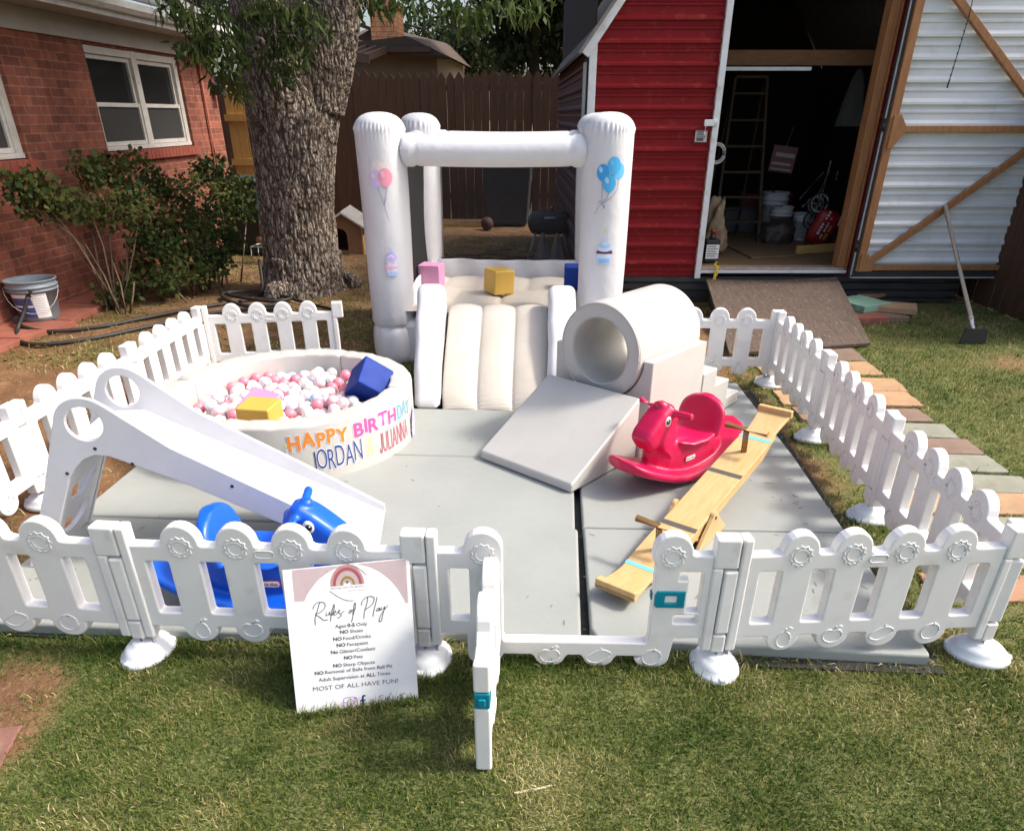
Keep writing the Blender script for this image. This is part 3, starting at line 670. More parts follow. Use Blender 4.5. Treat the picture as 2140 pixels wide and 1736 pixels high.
# =================================================================== BACKGROUND TREES
def back_tree(name, label, base, trunk_pts, rads, crown_c, crown_s, nclump, nleaf, seed, minz, extra=()):
    o = thing(name, label, 'tree', base, group='trees beyond the back fence'); B = Vector(base); r = np.random.default_rng(seed)
    tb = MB(); P = [Vector(p)-B for p in trunk_pts]; tb.tube(P, rads, 10)
    cl = []
    for k in range(nclump):
        d = r.normal(size=3); d /= np.linalg.norm(d); p = np.array(crown_c)+d*(r.random()**.4)*np.array(crown_s)
        if p[2] < minz: p[2] = minz+r.random()*.6
        cl.append(tuple(Vector(p)-B))
    cl += [tuple(Vector(e)-B) for e in extra]
    for k in range(0, nclump, 3):
        s_ = P[min(len(P)-1, 1+int(r.integers(1, len(P)-1)))]; e = Vector(cl[k]); mid = (s_+e)/2+Vector((0, 0, .25)); tb.tube([s_, mid, e], [.07, .045, .012], 6)
    tb.build('trunk', M_BARKD, o)
    leaves('crown', M_LEAFD, cl, .62, nleaf, .17, .05, .45, o, seed)
bx = lambda u, v, y: gy(u, v, y)
p = bx(1120, 130, 16.5)
back_tree('shade_tree', 'dark leafy tree directly above the middle of the back fence', (p.x, 16.5, 0), [(p.x, 16.5, 0), (p.x+.05, 16.5, 1.5), (p.x-.05, 16.5, 2.6), (p.x-.4, 16.6, 3.6), (p.x-.9, 16.7, 4.6), (p.x-1.2, 16.8, 5.6)], [.13, .12, .11, .10, .07, .04], (p.x+.7, 16.8, 4.5), (2.2, 2.2, 2.2), 120, 25000, 21, 2.2)
p = bx(1180, 130, 17.5)
back_tree('shade_tree', 'dark leafy tree rising behind the red shed roof', (p.x+1.3, 17.5, 0), [(p.x+1.3, 17.5, 0), (p.x+1.3, 17.5, 1.5), (p.x+1.1, 17.5, 2.8), (p.x+.8, 17.5, 4), (p.x+.5, 17.5, 5.5)], [.15, .14, .12, .09, .05], (p.x+1.0, 17.8, 5.0), (3.2, 2.4, 3.0), 140, 28000, 22, 1.5)
p = bx(960, 130, 21)
back_tree('shade_tree', 'paler leafy tree behind the brick chimney where sky shows', (p.x-.4, 23, 0), [(p.x-.4, 23, 0), (p.x-.4, 23, 2), (p.x-.5, 23, 3), (p.x-.3, 23, 4)], [.2, .18, .14, .05], (p.x-.5, 23, 3.1), (2.0, 1.4, 1.0), 40, 5000, 23, 2.2)
p = bx(640, 40, 20)
back_tree('shade_tree', 'tree beyond the neighbouring roof hidden by the big trunk', (p.x-1.5, 22, 0), [(p.x-1.5, 22, 0), (p.x-1.5, 22, 2), (p.x-1.5, 22, 4), (p.x-1.3, 22, 6)], [.25, .22, .16, .06], (p.x-1.5, 22, 5.6), (3.2, 2.4, 2.4), 70, 8000, 24, 3.6)

# =================================================================== YARD THINGS
# rose bush
rb = thing('rose_bush', 'straggly green rose bush below the double window', 'bush', (-3.9, 7.3, 0)); B = Vector((-3.9, 7.3, 0))
rc = []
for u, v, y in [(60, 385, 6.1), (95, 400, 6.2), (40, 395, 6.0), (120, 420, 6.3), (80, 430, 6.2), (150, 440, 6.5), (180, 425, 6.7), (215, 450, 6.8), (200, 370, 7.2), (225, 350, 7.4), (250, 375, 7.4), (270, 400, 7.2), (300, 420, 7.2), (250, 430, 7.0), (290, 460, 7.0), (320, 380, 7.7), (345, 400, 7.7), (375, 420, 7.7), (400, 385, 8.1), (425, 360, 8.3), (450, 345, 8.4), (470, 380, 8.4), (455, 410, 8.2), (430, 440, 8.0), (400, 460, 7.8), (370, 470, 7.5), (340, 490, 7.3), (320, 520, 7.1), (350, 530, 7.1), (380, 520, 7.3), (410, 500, 7.6), (440, 480, 7.8), (470, 450, 8.1), (490, 420, 8.3), (500, 390, 8.5), (510, 440, 8.3), (480, 500, 7.8), (440, 530, 7.5), (400, 555, 7.3), (360, 560, 7.1), (300, 500, 7.0), (330, 450, 7.3), (290, 560, 7.2), (320, 580, 7.0), (350, 590, 6.95), (420, 570, 7.3), (455, 545, 7.5), (280, 340, 7.8), (180, 350, 7.0), (230, 620, 6.7), (265, 600, 6.8)]:
    rc.append(tuple(gy(u, v, y)-B))
leaves('foliage', M_ROSE, rc, .18, 7000, .055, .024, .15, rb, 31)
st = MB(); root = gy(245, 650, 6.6)-B; root.z = 0
for k, c in enumerate(rc):
    if k % 2 == 0:
        c = Vector(c); b0 = root+Vector((rr.uniform(-.1, .1), rr.uniform(-.1, .1), 0)) if k < 20 else Vector((c.x*.6+.15+rr.uniform(-.1, .1), c.y*.5+rr.uniform(-.2, .2), 0))
        st.tube([b0, (b0+c)/2+Vector((rr.uniform(-.1, .1), 0, .12)), c], [.011, .008, .004], 6)
for (u0, v0, u1, v1) in [(250, 650, 178, 510), (262, 648, 235, 545), (268, 640, 280, 590)]:
    p0 = gy(u0, v0, 6.5)-B; p0.z = 0; p1 = gy(u1, v1, 6.6)-B; st.tube([p0, (p0+p1)/2+Vector((.02, 0, .03)), p1], [.010, .008, .005], 6)
st.build('stems', mat('rose_cane', (.20, .13, .09), (.12, .09, .05), 12, .8), rb)
# grey bucket
def bucket(name, label, loc, mt, r0=.135, r1=.165, h=.36, handle=True, grp=None, rotz=0, tilt=0):
    o = thing(name, label, 'bucket', loc, rotz, grp)
    if tilt: o.rotation_euler.x = tilt
    b_ = MB(); b_.lathe([(.001, 0), (r0*.96, 0), (r0, .01), (r0+(r1-r0)*.72, h*.74), (r1+.010, h*.745), (r1+.010, h*.765), (r1-.004, h*.77), (r1, h*.83), (r1+.012, h*.835), (r1+.012, h*.855), (r1, h*.86), (r1+.004, h*.97), (r1+.012, h*.975), (r1+.012, h), (r1-.006, h), (r1-.010, h*.9), (r0-.01, .02), (.001, .018)], n=36, caps=False)
    b_.build('body', mt, o)
    if handle:
        hb_ = MB(); hb_.tube([((r1+.014)*math.cos(t), -(.25*r1+(r1*.75)*math.sin(t)), h*.83-.20*math.sin(t)) for t in np.linspace(0, math.pi, 14)], .0022, 6); hb_.build('handle', M_STEEL, o)
    return o
bk = bucket('bucket', 'grey plastic bucket with paper labels against the brick house', (-4.545, 6.10, .045), M_BUCKET, .150, .192, .335, rotz=.45)
def wrap(me_pts, r_fn):  # (angle, z) -> point on a tapered side
    return [(r_fn(z)*math.sin(a), -r_fn(z)*math.cos(a), z) for a, z in me_pts]
rf_ = lambda z: .150+(.042*.72)*(z/(.335*.74))+.0015
def patch(a0, a1, z0, z1, mt, nm, n=8, off=0, slant=0):
    q_ = MB(); q_.grid(lambda i, j: Vector(((rf_(z0+(z1-z0)*j)+off)*math.sin(a0+(a1-a0)*i+slant*j), -(rf_(z0+(z1-z0)*j)+off)*math.cos(a0+(a1-a0)*i+slant*j), z0+(z1-z0)*j)), n, 5); return q_.build(nm, mt, bk, fix=False)
patch(-.95, .05, .04, .225, flat('label_blue', (.06, .10, .28)), 'label'); patch(-.98, .0, .125, .14, M_WHITE, 'label', off=.001); patch(-.98, .0, .205, .235, M_WHITE, 'label', off=.001)
patch(.06, .75, .03, .235, M_WHITE, 'paper', slant=-.08)
for k in range(7): patch(.14, .60, .07+k*.021, .074+k*.021, flat('label_ink', (.45, .45, .47)), 'print', off=.002, slant=-.08) if k < 7 else None
# hose
hp = [(-5.0+.35, 6.5), (-4.62, 5.87), (-4.30, 5.73), (-3.94, 5.92), (-3.70, 6.25), (-3.44, 6.6), (-3.2, 6.85), (-2.95, 7.05), (-2.72, 6.95), (-2.72, 6.78), (-2.95, 6.72), (-3.25, 6.95), (-3.35, 7.2), (-3.1, 7.3), (-2.8, 7.12), (-2.6, 6.98), (-2.75, 6.85), (-3.1, 6.95), (-3.3, 7.12), (-3.15, 7.22), (-2.95, 7.15), (-2.98, 7.28)]
def smooth_path(P, k=6):
    P = [Vector(p) for p in P]; out = []
    for i in range(len(P)-1):
        a, b_, c, d = P[max(0, i-1)], P[i], P[i+1], P[min(len(P)-1, i+2)]
        for t in np.linspace(0, 1, k, endpoint=False):
            out.append(.5*((2*b_)+(c-a)*t+(2*a-5*b_+4*c-d)*t*t+(3*b_-a-3*c+d)*t**3))
    return out+[P[-1]]
HZ = [.028, .09, .03, .02, .02, .02, .02, .02, .03, .03, .03, .045, .045, .045, .05, .05, .05, .06, .06, .06, .08, .35]
hh = MB(); hh.tube(smooth_path([(x, y, z) for (x, y), z in zip(hp, HZ)]), .0165, 8)
tag(hh.build('garden_hose', M_RUBBER), 'black hose coiled at the foot of the large tree and running to the house', 'hose')
h2 = [(-4.40, 5.83, .30), (-4.44, 5.76, .16), (-4.45, 5.64, .05), (-4.30, 5.45, .02), (-4.05, 5.38, .02), (-3.75, 5.6, .02), (-3.5, 5.98, .02), (-3.25, 6.38, .02), (-2.95, 6.62, .02), (-2.6, 6.62, .02)]
hh = MB(); hh.tube(smooth_path(h2), .0165, 8)
ho = hh.build('garden_hose', M_RUBBER); tag(ho, 'black hose with a raised end in front of the grey bucket', 'hose')
nz = MB(); nz.tube([(-4.405, 5.835, .285), (-4.385, 5.86, .335)], .021, 10); nz.build('coupling', M_DARK, ho)
hh = MB(); hh.tube(smooth_path([(-2.72, 7.15, .03), (-2.5, 6.95, .03), (-2.2, 6.75, .02), (-2.0, 6.6, .02)]), .015, 8); tag(hh.build('garden_hose', M_RUBBER), 'short run of dark hose crossing in front of the tree roots', 'hose')
# dog house
dg_ = thing('dog_house', 'small tan wooden dog house behind the large tree', 'dog house', (-2.83, 9.85, 0), .10)
M_DGH = mat('tan_board', (.34, .20, .11), (.27, .155, .085), 5, .8)
holes = [[(-.06+.095*math.cos(t), .22+.095*math.sin(t)) for t in np.linspace(0, math.pi, 12)]+[(-.155, .04), (.035, .04)]]
d_ = MB(); d_.mesh(plate([[(-.22, 0), (.22, 0), (.22, .36), (0, .50), (-.22, .36)], holes[0]], .02, .001, 1), XZ); d_.build('front', M_DGH, dg_)
d_ = MB(); d_.box((-.22, .012, 0), (-.20, .6, .36)); d_.box((.20, .012, 0), (.22, .6, .36)); d_.box((-.199, .58, 0), (.199, .6, .38)); d_.box((-.199, .012, 0), (.199, .579, .03)); d_.build('walls', M_DGH, dg_)
d_ = MB(); d_.bar((-.40, .24, .365), (.0, .24, .585), .72, .02, up=(0, 1, 0)); d_.bar((.40, .24, .365), (.004, .24, .585), .72, .02, up=(0, 1, 0))
d_ = MB(); d_.prism([(-.31, .305), (0, .51), (.31, .305), (.31, .33), (0, .535), (-.31, .33)], 'y', -.10, .66); rfo = d_.build('roof', M_SHING, dg_)
d_ = MB(); d_.prism([(-.32, .298), (0, .503), (.32, .298), (.32, .325), (0, .53), (-.32, .325)], 'y', -.115, -.102); d_.build('trim', M_TRIM, rfo)
d_ = MB(); d_.box((.222, -.03, 0), (.245, .02, .35)); d_.build('corner_post', M_NEWWOOD, dg_)
# barbecue
bq = thing('barbecue', 'black kettle-box barbecue on splayed legs behind the bounce house', 'grill', (-.14, 9.05, 0), .05)
def capsule(mb, L, ry, rz, z0, top, n=20):
    def f(i, j):
        a = math.pi*i if top else -math.pi*i; x = (j*2-1); k = max(.0, 1-abs(x)**5)**.5; return Vector((x*L, ry*math.cos(a)*(.55+.45*k), z0+rz*math.sin(a)*(.25+.75*k)))
    mb.grid(f, n, 15)
b_ = MB(); capsule(b_, .25, .17, .13, .50, False); b_.build('bowl', M_DARK, bq)
b_ = MB(); capsule(b_, .255, .175, .13, .505, True); ld = b_.build('lid', M_DARK, bq)
b_ = MB(); b_.tube([(-.06, -.18, .57), (-.06, -.22, .58), (.06, -.22, .58), (.06, -.18, .57)], .01, 6); b_.tube([(.02, 0, .635), (.02, 0, .68)], .022, 10); b_.build('handle', M_STEEL, ld)
for sx_ in (-1, 1):
    for sy_ in (-1, 1):
        b_ = MB(); b_.tube([(sx_*.15, sy_*.09, .44), (sx_*.27, sy_*.2, .0)], .013, 6); b_.build('leg', M_STEEL, bq)
for k, (dx, lb) in enumerate([(-.07, 'pale grey cloth hanging below the barbecue, nearer the tower side'), (.10, 'pale grey cloth hanging below the barbecue, nearer the shed')]):
    c_ = MB(); c_.grid(lambda i, j: Vector(((i-.5)*(.03+.20*(1-j)), .015*math.sin(i*9+k), .06+.36*j)), 9, 8); o = c_.build('cloth', mat('grey_cloth%d' % k, (.33, .33, .34), (.26, .26, .27), 10, .9), loc=(-.14+dx, 8.82, 0)); q_ = o.modifiers.new('t', 'SOLIDIFY'); q_.thickness = .012
    tag(o, lb, 'cloth', 'cloths hanging below the barbecue')
# dark bin, red ball, timber and branches by the fence
tbn = thing('wheelie_bin', 'tall dark grey bin against the back fence, seen through the netting', 'bin', (gy(1062, 455, 12.9).x, 12.9, 0))
b_ = MB(); b_.prism([(-.33, .03), (.33, .03), (.40, 1.05), (-.40, 1.05)], 'y', -.3, .3); b_.build('body', M_SKIRT, tbn, .03); b_ = MB(); b_.box((-.43, -.34, 1.052), (.43, .34, 1.12)); b_.build('lid', M_SKIRT, tbn, .03)
b_ = MB(); b_.tube([(-.36, .32, .12), (.36, .32, .12)], .1, 14); b_.build('wheels', M_RUBBER, tbn)
p = gy(1018, 462, 12.2); b_ = MB(); b_.sphere((0, 0, .10), .10, 12); tag(b_.build('ball', mat('old_red_ball', (.07, .025, .022), (.05, .02, .018), 6, .7), loc=(p.x, 12.2, 0)), 'dull red ball on the ground before the back fence', 'ball')
p, q = gz(985, 456), gz(1012, 460); b_ = MB(); b_.bar((-.5, 0, .03), (.5, .05, .03), .09, .045); tag(b_.build('timber', M_NEWWOOD, loc=(gy(968, 458, 12.6).x, 12.6, 0)), 'pale offcut of timber lying along the back fence', 'timber')
br = MB()
for k in range(26):
    x_, y_ = rr.uniform(-1.35, -.35), rr.uniform(8.2, 10.2); a = rr.uniform(0, 6.3); L_ = rr.uniform(.15, .5)
    br.tube([(x_, y_, .02), (x_+L_*.5*math.cos(a)+.03, y_+L_*.5*math.sin(a), .05), (x_+L_*math.cos(a), y_+L_*math.sin(a), .03+.06*rr.random())], [.008, .006, .003], 5)
o = br.build('fallen_twigs', M_BARKD); o['kind'] = 'stuff'; o['label'] = 'fallen twigs and brush on the soil behind the bounce house'; o['category'] = 'twigs'
br = leaves('leaf_litter', M_GRASS, [(rr.uniform(-4.3, 1), rr.uniform(4.9, 11), .005) for k in range(260)], .22, 5200, .05, .014, 0, None, 55, [rr.uniform(.5, 1) for k in range(260)])
vv = np.empty(len(br.data.vertices)*3); br.data.vertices.foreach_get('co', vv); vv = vv.reshape(-1, 3); vv[:, 2] = np.clip(np.abs(vv[:, 2])*.12, .004, .03); br.data.vertices.foreach_set('co', vv.ravel())
br['kind'] = 'stuff'; br['label'] = 'dry leaf litter over the bare soil of the yard'; br['category'] = 'litter'
p = gy(943, 540, 8.0); b_ = MB(); b_.box((-.035, -.03, 0), (.035, .03, .07)); b_.tube([(0, 0, .07), (0, 0, .115)], .026, 12); tag(b_.build('toy', flat('yellow_toy', (.75, .52, .02), .4), None, .006, loc=(p.x, 8.0, 0)), 'tiny yellow plastic toy on the ground behind the bounce house', 'toy')
# dark bin and wire stand in the shade left of the tree
db = thing('wheelie_bin', 'dark green bin half hidden between the rose bush and the tree', 'bin', (-4.05, 9.9, 0), -.2)
b_ = MB(); b_.prism([(-.26, .02), (.26, .02), (.31, .86), (-.31, .86)], 'y', -.28, .28); b_.build('body', mat('dark_green_plastic', (.012, .028, .024), (.02, .04, .034), 8, .5), db, .03)
b_ = MB(); b_.box((-.34, -.34, .862), (.34, .32, .92)); b_.build('lid', MATS['dark_green_plastic'], db, .025)
ws = thing('plant_stand', 'small white wire plant stand in the shade beside the tree', 'plant stand', (-3.62, 9.15, 0))
b_ = MB()
for k, (x_, y_) in enumerate([(-.16, -.1), (.16, -.1), (-.16, .12), (.16, .12)]): b_.tube([(x_*1.1, y_*1.1, 0), (x_, y_, .2)], .007, 6)
b_.tube([(-.16, -.1, .2), (.16, -.1, .2), (.16, .12, .2), (-.16, .12, .2)], .008, 6, closed=True); b_.build('frame', M_TRIM, ws)
rk = MB(); rk.sphere((0, 0, .06), .1, 6, 0, (1.3, .9, .6)); rk.sphere((.02, 0, .15), .08, 6, 0, (1.1, .9, .7)); rk.sphere((-.01, 0, .23), .05, 6); tag(rk.build('garden_stone', SAND, loc=(-3.62, 9.16, .208)), 'pale garden stones piled on the white wire stand', 'stone')

# =================================================================== SHED
SCN = 7.15
shed = thing('shed', 'dark red metal-clad shed with white trim and its door standing wide open', 'shed', (-sy*SCN, cy*SCN, 0), YAW)
MI = (Matrix.Translation(shed.location) @ Matrix.Rotation(YAW, 4, 'Z')).inverted()
nS = Vector((-sy, cy, 0))
def sl(u, v, d=0.0):
    r_ = ray(u, v); t = (SCN+d)/(r_.dot(nS)); return MI @ (Vector((0, 0, CAM_H))+r_*t)
def sw(x, y, z): return MI.inverted() @ Vector((x, y, z))
def z3p(x, y): return (1280+x/2.166)*.9436, y/2.166*.9436
def z5p(x, y): return (1530+x/3.857)*.9436, (200+y/3.857)*.9436
XL, XR, APX = .66, 4.32, 2.49
def xleft(z): return XL+.045 if z < 2.15 else XL+.045+(z-2.15)*(.73 if z < 2.9 else .73)
def corr(zlo, zhi, pitch=.16, hgt=.030):
    P = []; z = zlo
    base = [(0, 0), (.048, 0), (.051, .36), (.064, .36), (.078, 0), (.108, 0), (.112, 1), (.132, 1), (.157, .02)]
    while z < zhi:
        for a, h in base:
            if z+a < zhi: P.append((z+a, h*hgt))
        z += pitch
    P.append((zhi, 0)); return P
fp = MB(); P = corr(.255, 3.05)
for (z0, h0), (z1, h1) in zip(P[:-1], P[1:]):
    fp._add([(xleft(z0), -h0, z0), (1.742, -h0, z0), (1.742, -h1, z1), (xleft(z1), -h1, z1)], [(0, 1, 2, 3)], 0, False)
fp.box((xleft(1), .003, .26), (1.742, .03, 2.15)); fp.prism([(xleft(2.15), 2.151), (1.742, 2.151), (1.742, 3.05), (xleft(3.05), 3.05)], 'y', .003, .03)
fp.build('siding', M_RED, shed, fix=False)
fp = MB()
for (z0, h0), (z1, h1) in zip(P[:-1], P[1:]):
    if z1 > 2.6: break
    fp._add([(3.2, -h0, z0), (XR-.05, -h0, z0), (XR-.05, -h1, z1), (3.2, -h1, z1)], [(0, 1, 2, 3)], 0, False)
fp.box((3.2, .003, .26), (XR-.05, .03, 2.6)); fp.build('siding', M_RED, shed, fix=False)
# side wall facing the bounce house
SDEP = 4.55
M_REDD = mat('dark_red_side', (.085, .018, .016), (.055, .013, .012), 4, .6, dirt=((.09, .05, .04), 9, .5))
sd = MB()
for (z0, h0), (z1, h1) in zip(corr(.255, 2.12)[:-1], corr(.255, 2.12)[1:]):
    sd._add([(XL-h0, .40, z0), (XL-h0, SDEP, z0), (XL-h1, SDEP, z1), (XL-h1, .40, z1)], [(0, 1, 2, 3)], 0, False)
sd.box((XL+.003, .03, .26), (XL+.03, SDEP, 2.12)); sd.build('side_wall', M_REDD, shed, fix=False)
sd = MB(); sd.box((XL-.02, .07, .25), (XL-.002, .395, 2.08)); sd.build('side_shutter', M_SKIRT, shed)
sd = MB(); sd.box((XL-.035, .10, .6), (XL-.021, .14, 2.0)); sd.box((XL-.035, .24, .6), (XL-.021, .27, 2.0)); sd.build('side_track', M_STEEL, shed)
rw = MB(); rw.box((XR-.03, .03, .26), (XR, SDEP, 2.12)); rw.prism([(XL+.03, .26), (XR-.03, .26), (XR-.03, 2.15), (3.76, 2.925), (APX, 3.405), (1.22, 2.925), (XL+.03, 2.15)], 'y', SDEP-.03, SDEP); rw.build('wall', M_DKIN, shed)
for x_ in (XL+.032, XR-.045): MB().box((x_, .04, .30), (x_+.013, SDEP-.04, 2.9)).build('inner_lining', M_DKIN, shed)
ro = MB()
for a, c in (((XL-.10, 2.02), (1.22, 2.90)), ((1.22, 2.90), (APX, 3.38)), ((APX, 3.38), (3.76, 2.90)), ((3.76, 2.90), (XR+.10, 2.02))):
    ro.bar((a[0], SDEP/2-.02, a[1]+.03), (c[0], SDEP/2-.02, c[1]+.03), SDEP+.16, .025, up=(0, 0, 1) if abs(a[0]-c[0]) > .7 else None)
ro.build('roof', M_SHING, shed)
tm = MB()
tm.box((XL-.012, -.032, .25), (XL+.052, .0, 2.13))
def trimbar(a, c, w=.062):
    d_ = Vector((c[0]-a[0], 0, c[1]-a[1])).normalized(); n_ = Vector((-d_.z, 0, d_.x))
    pts = [(a[0], a[1]), (c[0], c[1]), (c[0]-n_.x*w, c[1]-n_.z*w), (a[0]-n_.x*w, a[1]-n_.z*w)]; tm.prism(pts, 'y', -.07, -.034)
trimbar((XL-.085, 2.065), (1.20, 2.93), .075); trimbar((1.21, 2.94), (APX, 3.42), .075)
tm.box((1.746, -.040, .24), (1.800, -.002, 2.9))
tm.box((1.80, -.036, .287), (3.19, -.004, .312))
tm.build('trim', M_TRIM, shed, .004)
MB().box((1.802, -.02, .314), (3.17, .12, .334)).build('sill', mat('worn_sill', (.42, .36, .30), (.27, .19, .13), 12, .7, stretch=(1, 5, 1)), shed, .003)
fl = MB(); fl.box((XL+.05, .125, .27), (XR-.05, SDEP-.03, .325)); fl.build('floor', M_OSB, shed)
MB().box((XL+.01, -.006, .02), (XR-.01, .02, .249)).build('skirting', M_SKIRT, shed)
for i in range(3): pass
sk = MB()
for z in (.06, .13, .20): sk.tube([(XL, -.012, z), (XR, -.012, z)], .012, 6)
sk.build('skirting_rib', M_SKIRT, shed)
for lo_, hi_ in (((1.60, .035, .326), (1.80, .13, 2.9)), ((3.10, .0, .335), (3.175, .13, 2.9)), ((3.178, -.012, .30), (3.197, .08, 2.9))): MB().box(lo_, hi_).build('door_jamb', M_STUDV, shed, .003)
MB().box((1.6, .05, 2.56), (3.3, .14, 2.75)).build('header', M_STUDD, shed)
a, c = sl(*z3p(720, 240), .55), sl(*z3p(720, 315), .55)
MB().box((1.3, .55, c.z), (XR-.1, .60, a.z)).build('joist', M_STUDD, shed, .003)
a, c = sl(*z3p(705, 318), .50), sl(*z3p(1120, 340), .50)
MB().box((a.x-.05, .50, c.z), (c.x, .545, a.z-.005)).build('light_fitting', M_TRIM, shed, .004)
# latch and notice on the red siding
la = MB(); p = sl(*z3p(630, 590)); la.box((p.x-.055, -.062, p.z-.025), (p.x+.06, -.041, p.z+.025)); la.tube([(p.x+.05, -.06, p.z), (p.x+.05, -.085, p.z)], .012, 8); la.tube([(p.x-.04, -.055, p.z-.01), (p.x-.045, -.058, p.z-.09)], .007, 6); la.build('latch', M_STEEL, shed, .004)
p, q = sl(*z3p(563, 622)), sl(*z3p(613, 682)); no_ = MB(); no_.box((p.x, -.0225, q.z), (q.x, -.0195, p.z)); nso = no_.build('notice', flat('aluminium_notice', (.44, .44, .44), .4), shed)
ni = MB()
for k in range(6): ni.box((p.x+.012, -.024, p.z-.02-k*.012), (q.x-.012-(k % 3)*.008, -.0232, p.z-.014-k*.012))
ni.box((p.x+.015, -.024, q.z+.008), (q.x-.03, -.0232, q.z+.03)); ni.build('print', flat('notice_ink', (.10, .10, .10)), nso)
# --- the open door, folded back flat against the front, its inside showing
DX0, DX1, DZ0, DZ1 = 3.205, 4.69, .29, 2.86; DY = -.10
P = corr(DZ0, DZ1)
dr = MB()
for (z0, h0), (z1, h1) in zip(P[:-1], P[1:]):
    dr._add([(DX0, DY-.02-h0*.8, z0), (DX1, DY-.02-h0*.8, z0), (DX1, DY-.02-h1*.8, z1), (DX0, DY-.02-h1*.8, z1)], [(0, 1, 2, 3)], 0, False)
dr.box((DX0, DY-.017, DZ0), (DX1, DY, DZ1))
door = dr.build('door', M_STEEL, shed, fix=False)
fy0, fy1 = DY-.085, DY-.04
for lo_, hi_ in (((DX0+.005, fy0, DZ0+.04), (DX0+.075, fy1, DZ1)), ((DX1-.055, fy0-.01, DZ0+.04), (DX1+.0, fy1, DZ1))): MB().box(lo_, hi_).build('stile', M_STUDV, door, .004)
for za, zb_ in ((DZ0+.05, DZ0+.095), (1.475, 1.525), (DZ1-.06, DZ1)): MB().box((DX0+.077, fy0+.003, za), (DX1-.057, fy1, zb_)).build('rail', M_STUD, door, .004)
fd = MB(); fd.bar((DX0+.10, fy0+.012, .40), (DX1-.06, fy0+.012, 1.475), .055, .045, up=(0, 1, 0)); fd.build('brace', M_STUD, door, .004)
fd = MB(); fd.bar((3.50, fy0+.012, 2.44), (DX1-.06, fy0+.012, 1.50), .055, .045, up=(0, 1, 0)); fd.bar((3.50, fy0+.012, 2.44), (3.28, fy0+.012, 2.74), .055, .045, up=(0, 1, 0)); fd.build('brace', M_STUD, door, .004)
for P_ in ([(DX0+.03, 1.35), (DX0+.075, 1.36), (DX0+.15, 1.47), (DX0+.16, 1.51), (DX0+.09, 1.61), (DX0+.03, 1.60)], [(DX0+.02, .33), (DX0+.15, .335), (DX0+.145, .39), (DX0+.08, .49), (DX0+.02, .50)]):
    MB().prism(P_, 'y', fy0-.014, fy0-.001).build('gusset', M_STUD, door, .002)
db_ = MB(); db_.box((DX0-.012, DY-.05, DZ0-.015), (DX1, DY-.002, DZ0+.038)); db_.box((DX0-.014, DY-.06, DZ0-.015), (DX0+.003, DY+.03, DZ1)); db_.build('edge_trim', M_SKIRT, door, .003)
db_ = MB(); db_.box((DX0-.012, DY-.056, DZ0-.024), (DX1, DY-.004, DZ0-.016)); db_.box((DX0-.020, DY-.05, DZ0), (DX0-.0145, DY-.03, DZ1)); db_.build('edge_strip', M_TRIM, door)
for z in (.55, 1.53, 2.5):
    hg = MB(); hg.tube([(DX0-.022, DY-.05, z-.05), (DX0-.022, DY-.05, z+.05)], .011, 8); hg.build('hinge', M_SKIRT, door)
wr = MB(); wr.tube([(3.64, fy0-.02, 2.48), (3.645, fy0-.02, 2.3), (3.635, fy0-.02, 2.1), (3.62, fy0-.02, 1.86)], .004, 5)
for k in range(9): wr.tube([(3.645-.003*k, fy0-.02, 2.3-.05*k), (3.645-.003*k, fy0-.02, 2.285-.05*k)], .0065, 5)
wr.tube([(3.62, fy0-.02, 1.86), (3.615, fy0-.02, 1.80)], .007, 5); wr.build('chain', M_SKIRT, door)

# --- things inside the shed
def sthing(nm, lb, cat, x, d, z=.327, rz=0, grp=None): return thing(nm, lb, cat, tuple(sw(x, d, z)), YAW+rz, grp)
ld = sthing('stepladder', 'wooden stepladder standing inside the shed doorway', 'ladder', 2.55, 1.55)
M_LAD = wood_mat('ladder_wood', (.085, .055, .03), (.06, .04, .022), (9, 9, 1), 5, .8)
for s_ in (-1, 1):
    MB().bar((s_*.26, 0, 0), (s_*.17, .27, 1.62), .028, .06, up=(0, 1, 0)).build('rail', M_LAD, ld)
    MB().bar((s_*.22, .75, 0), (s_*.16, .32, 1.55), .022, .035, up=(0, 1, 0)).build('rear_leg', M_LAD, ld)
for k in range(6):
    t = .14+k*.155; MB().box((-.26+.09*t, .27*t-.04, 1.62*t-.012), (.26-.09*t, .27*t+.05, 1.62*t+.010)).build('tread', M_LAD, ld)
MB().box((-.17, .22, 1.62), (.17, .36, 1.645)).build('top', M_LAD, ld)
M_PAIL = mat('white_pail', (.58, .60, .61), (.48, .50, .51), 8, .45, dirt=((.25, .23, .2), 8, .5))
def at_floor(zx, zy): p = gz(*z5p(zx, zy), .327); return p
p = MI.inverted() @ sl(*z5p(732, 868), 1.95); pb1 = p; bucket('bucket', 'tall white bucket at the back of the shed, trowel handles in it', (p.x, p.y, .327), M_PAIL, .125, .145, p.z-.327, False, 'white buckets in the shed')
p = MI.inverted() @ sl(*z5p(785, 990), 1.72); bucket('bucket', 'smaller white bucket in front of the tall one in the shed', (p.x, p.y, .327), M_PAIL, .10, .118, p.z-.327, False, 'white buckets in the shed')
p = MI.inverted() @ sl(*z5p(957, 1048), 1.72); b3 = bucket('bucket', 'small white tub with a printed label near the wheel in the shed', (p.x, p.y, .327), M_PAIL, .082, .098, p.z-.327, False, 'white buckets in the shed')
pt = MB()
for k in range(7): pt.grid(lambda i, j: Vector((.093*math.sin(-.5+i*(.8-.1*(k % 2))), -.093*math.cos(-.5+i*(.8-.1*(k % 2))), .05+k*.024+j*.011)), 6, 2)
pt.build('print', flat('tub_ink', (.12, .12, .14)), b3, fix=False)
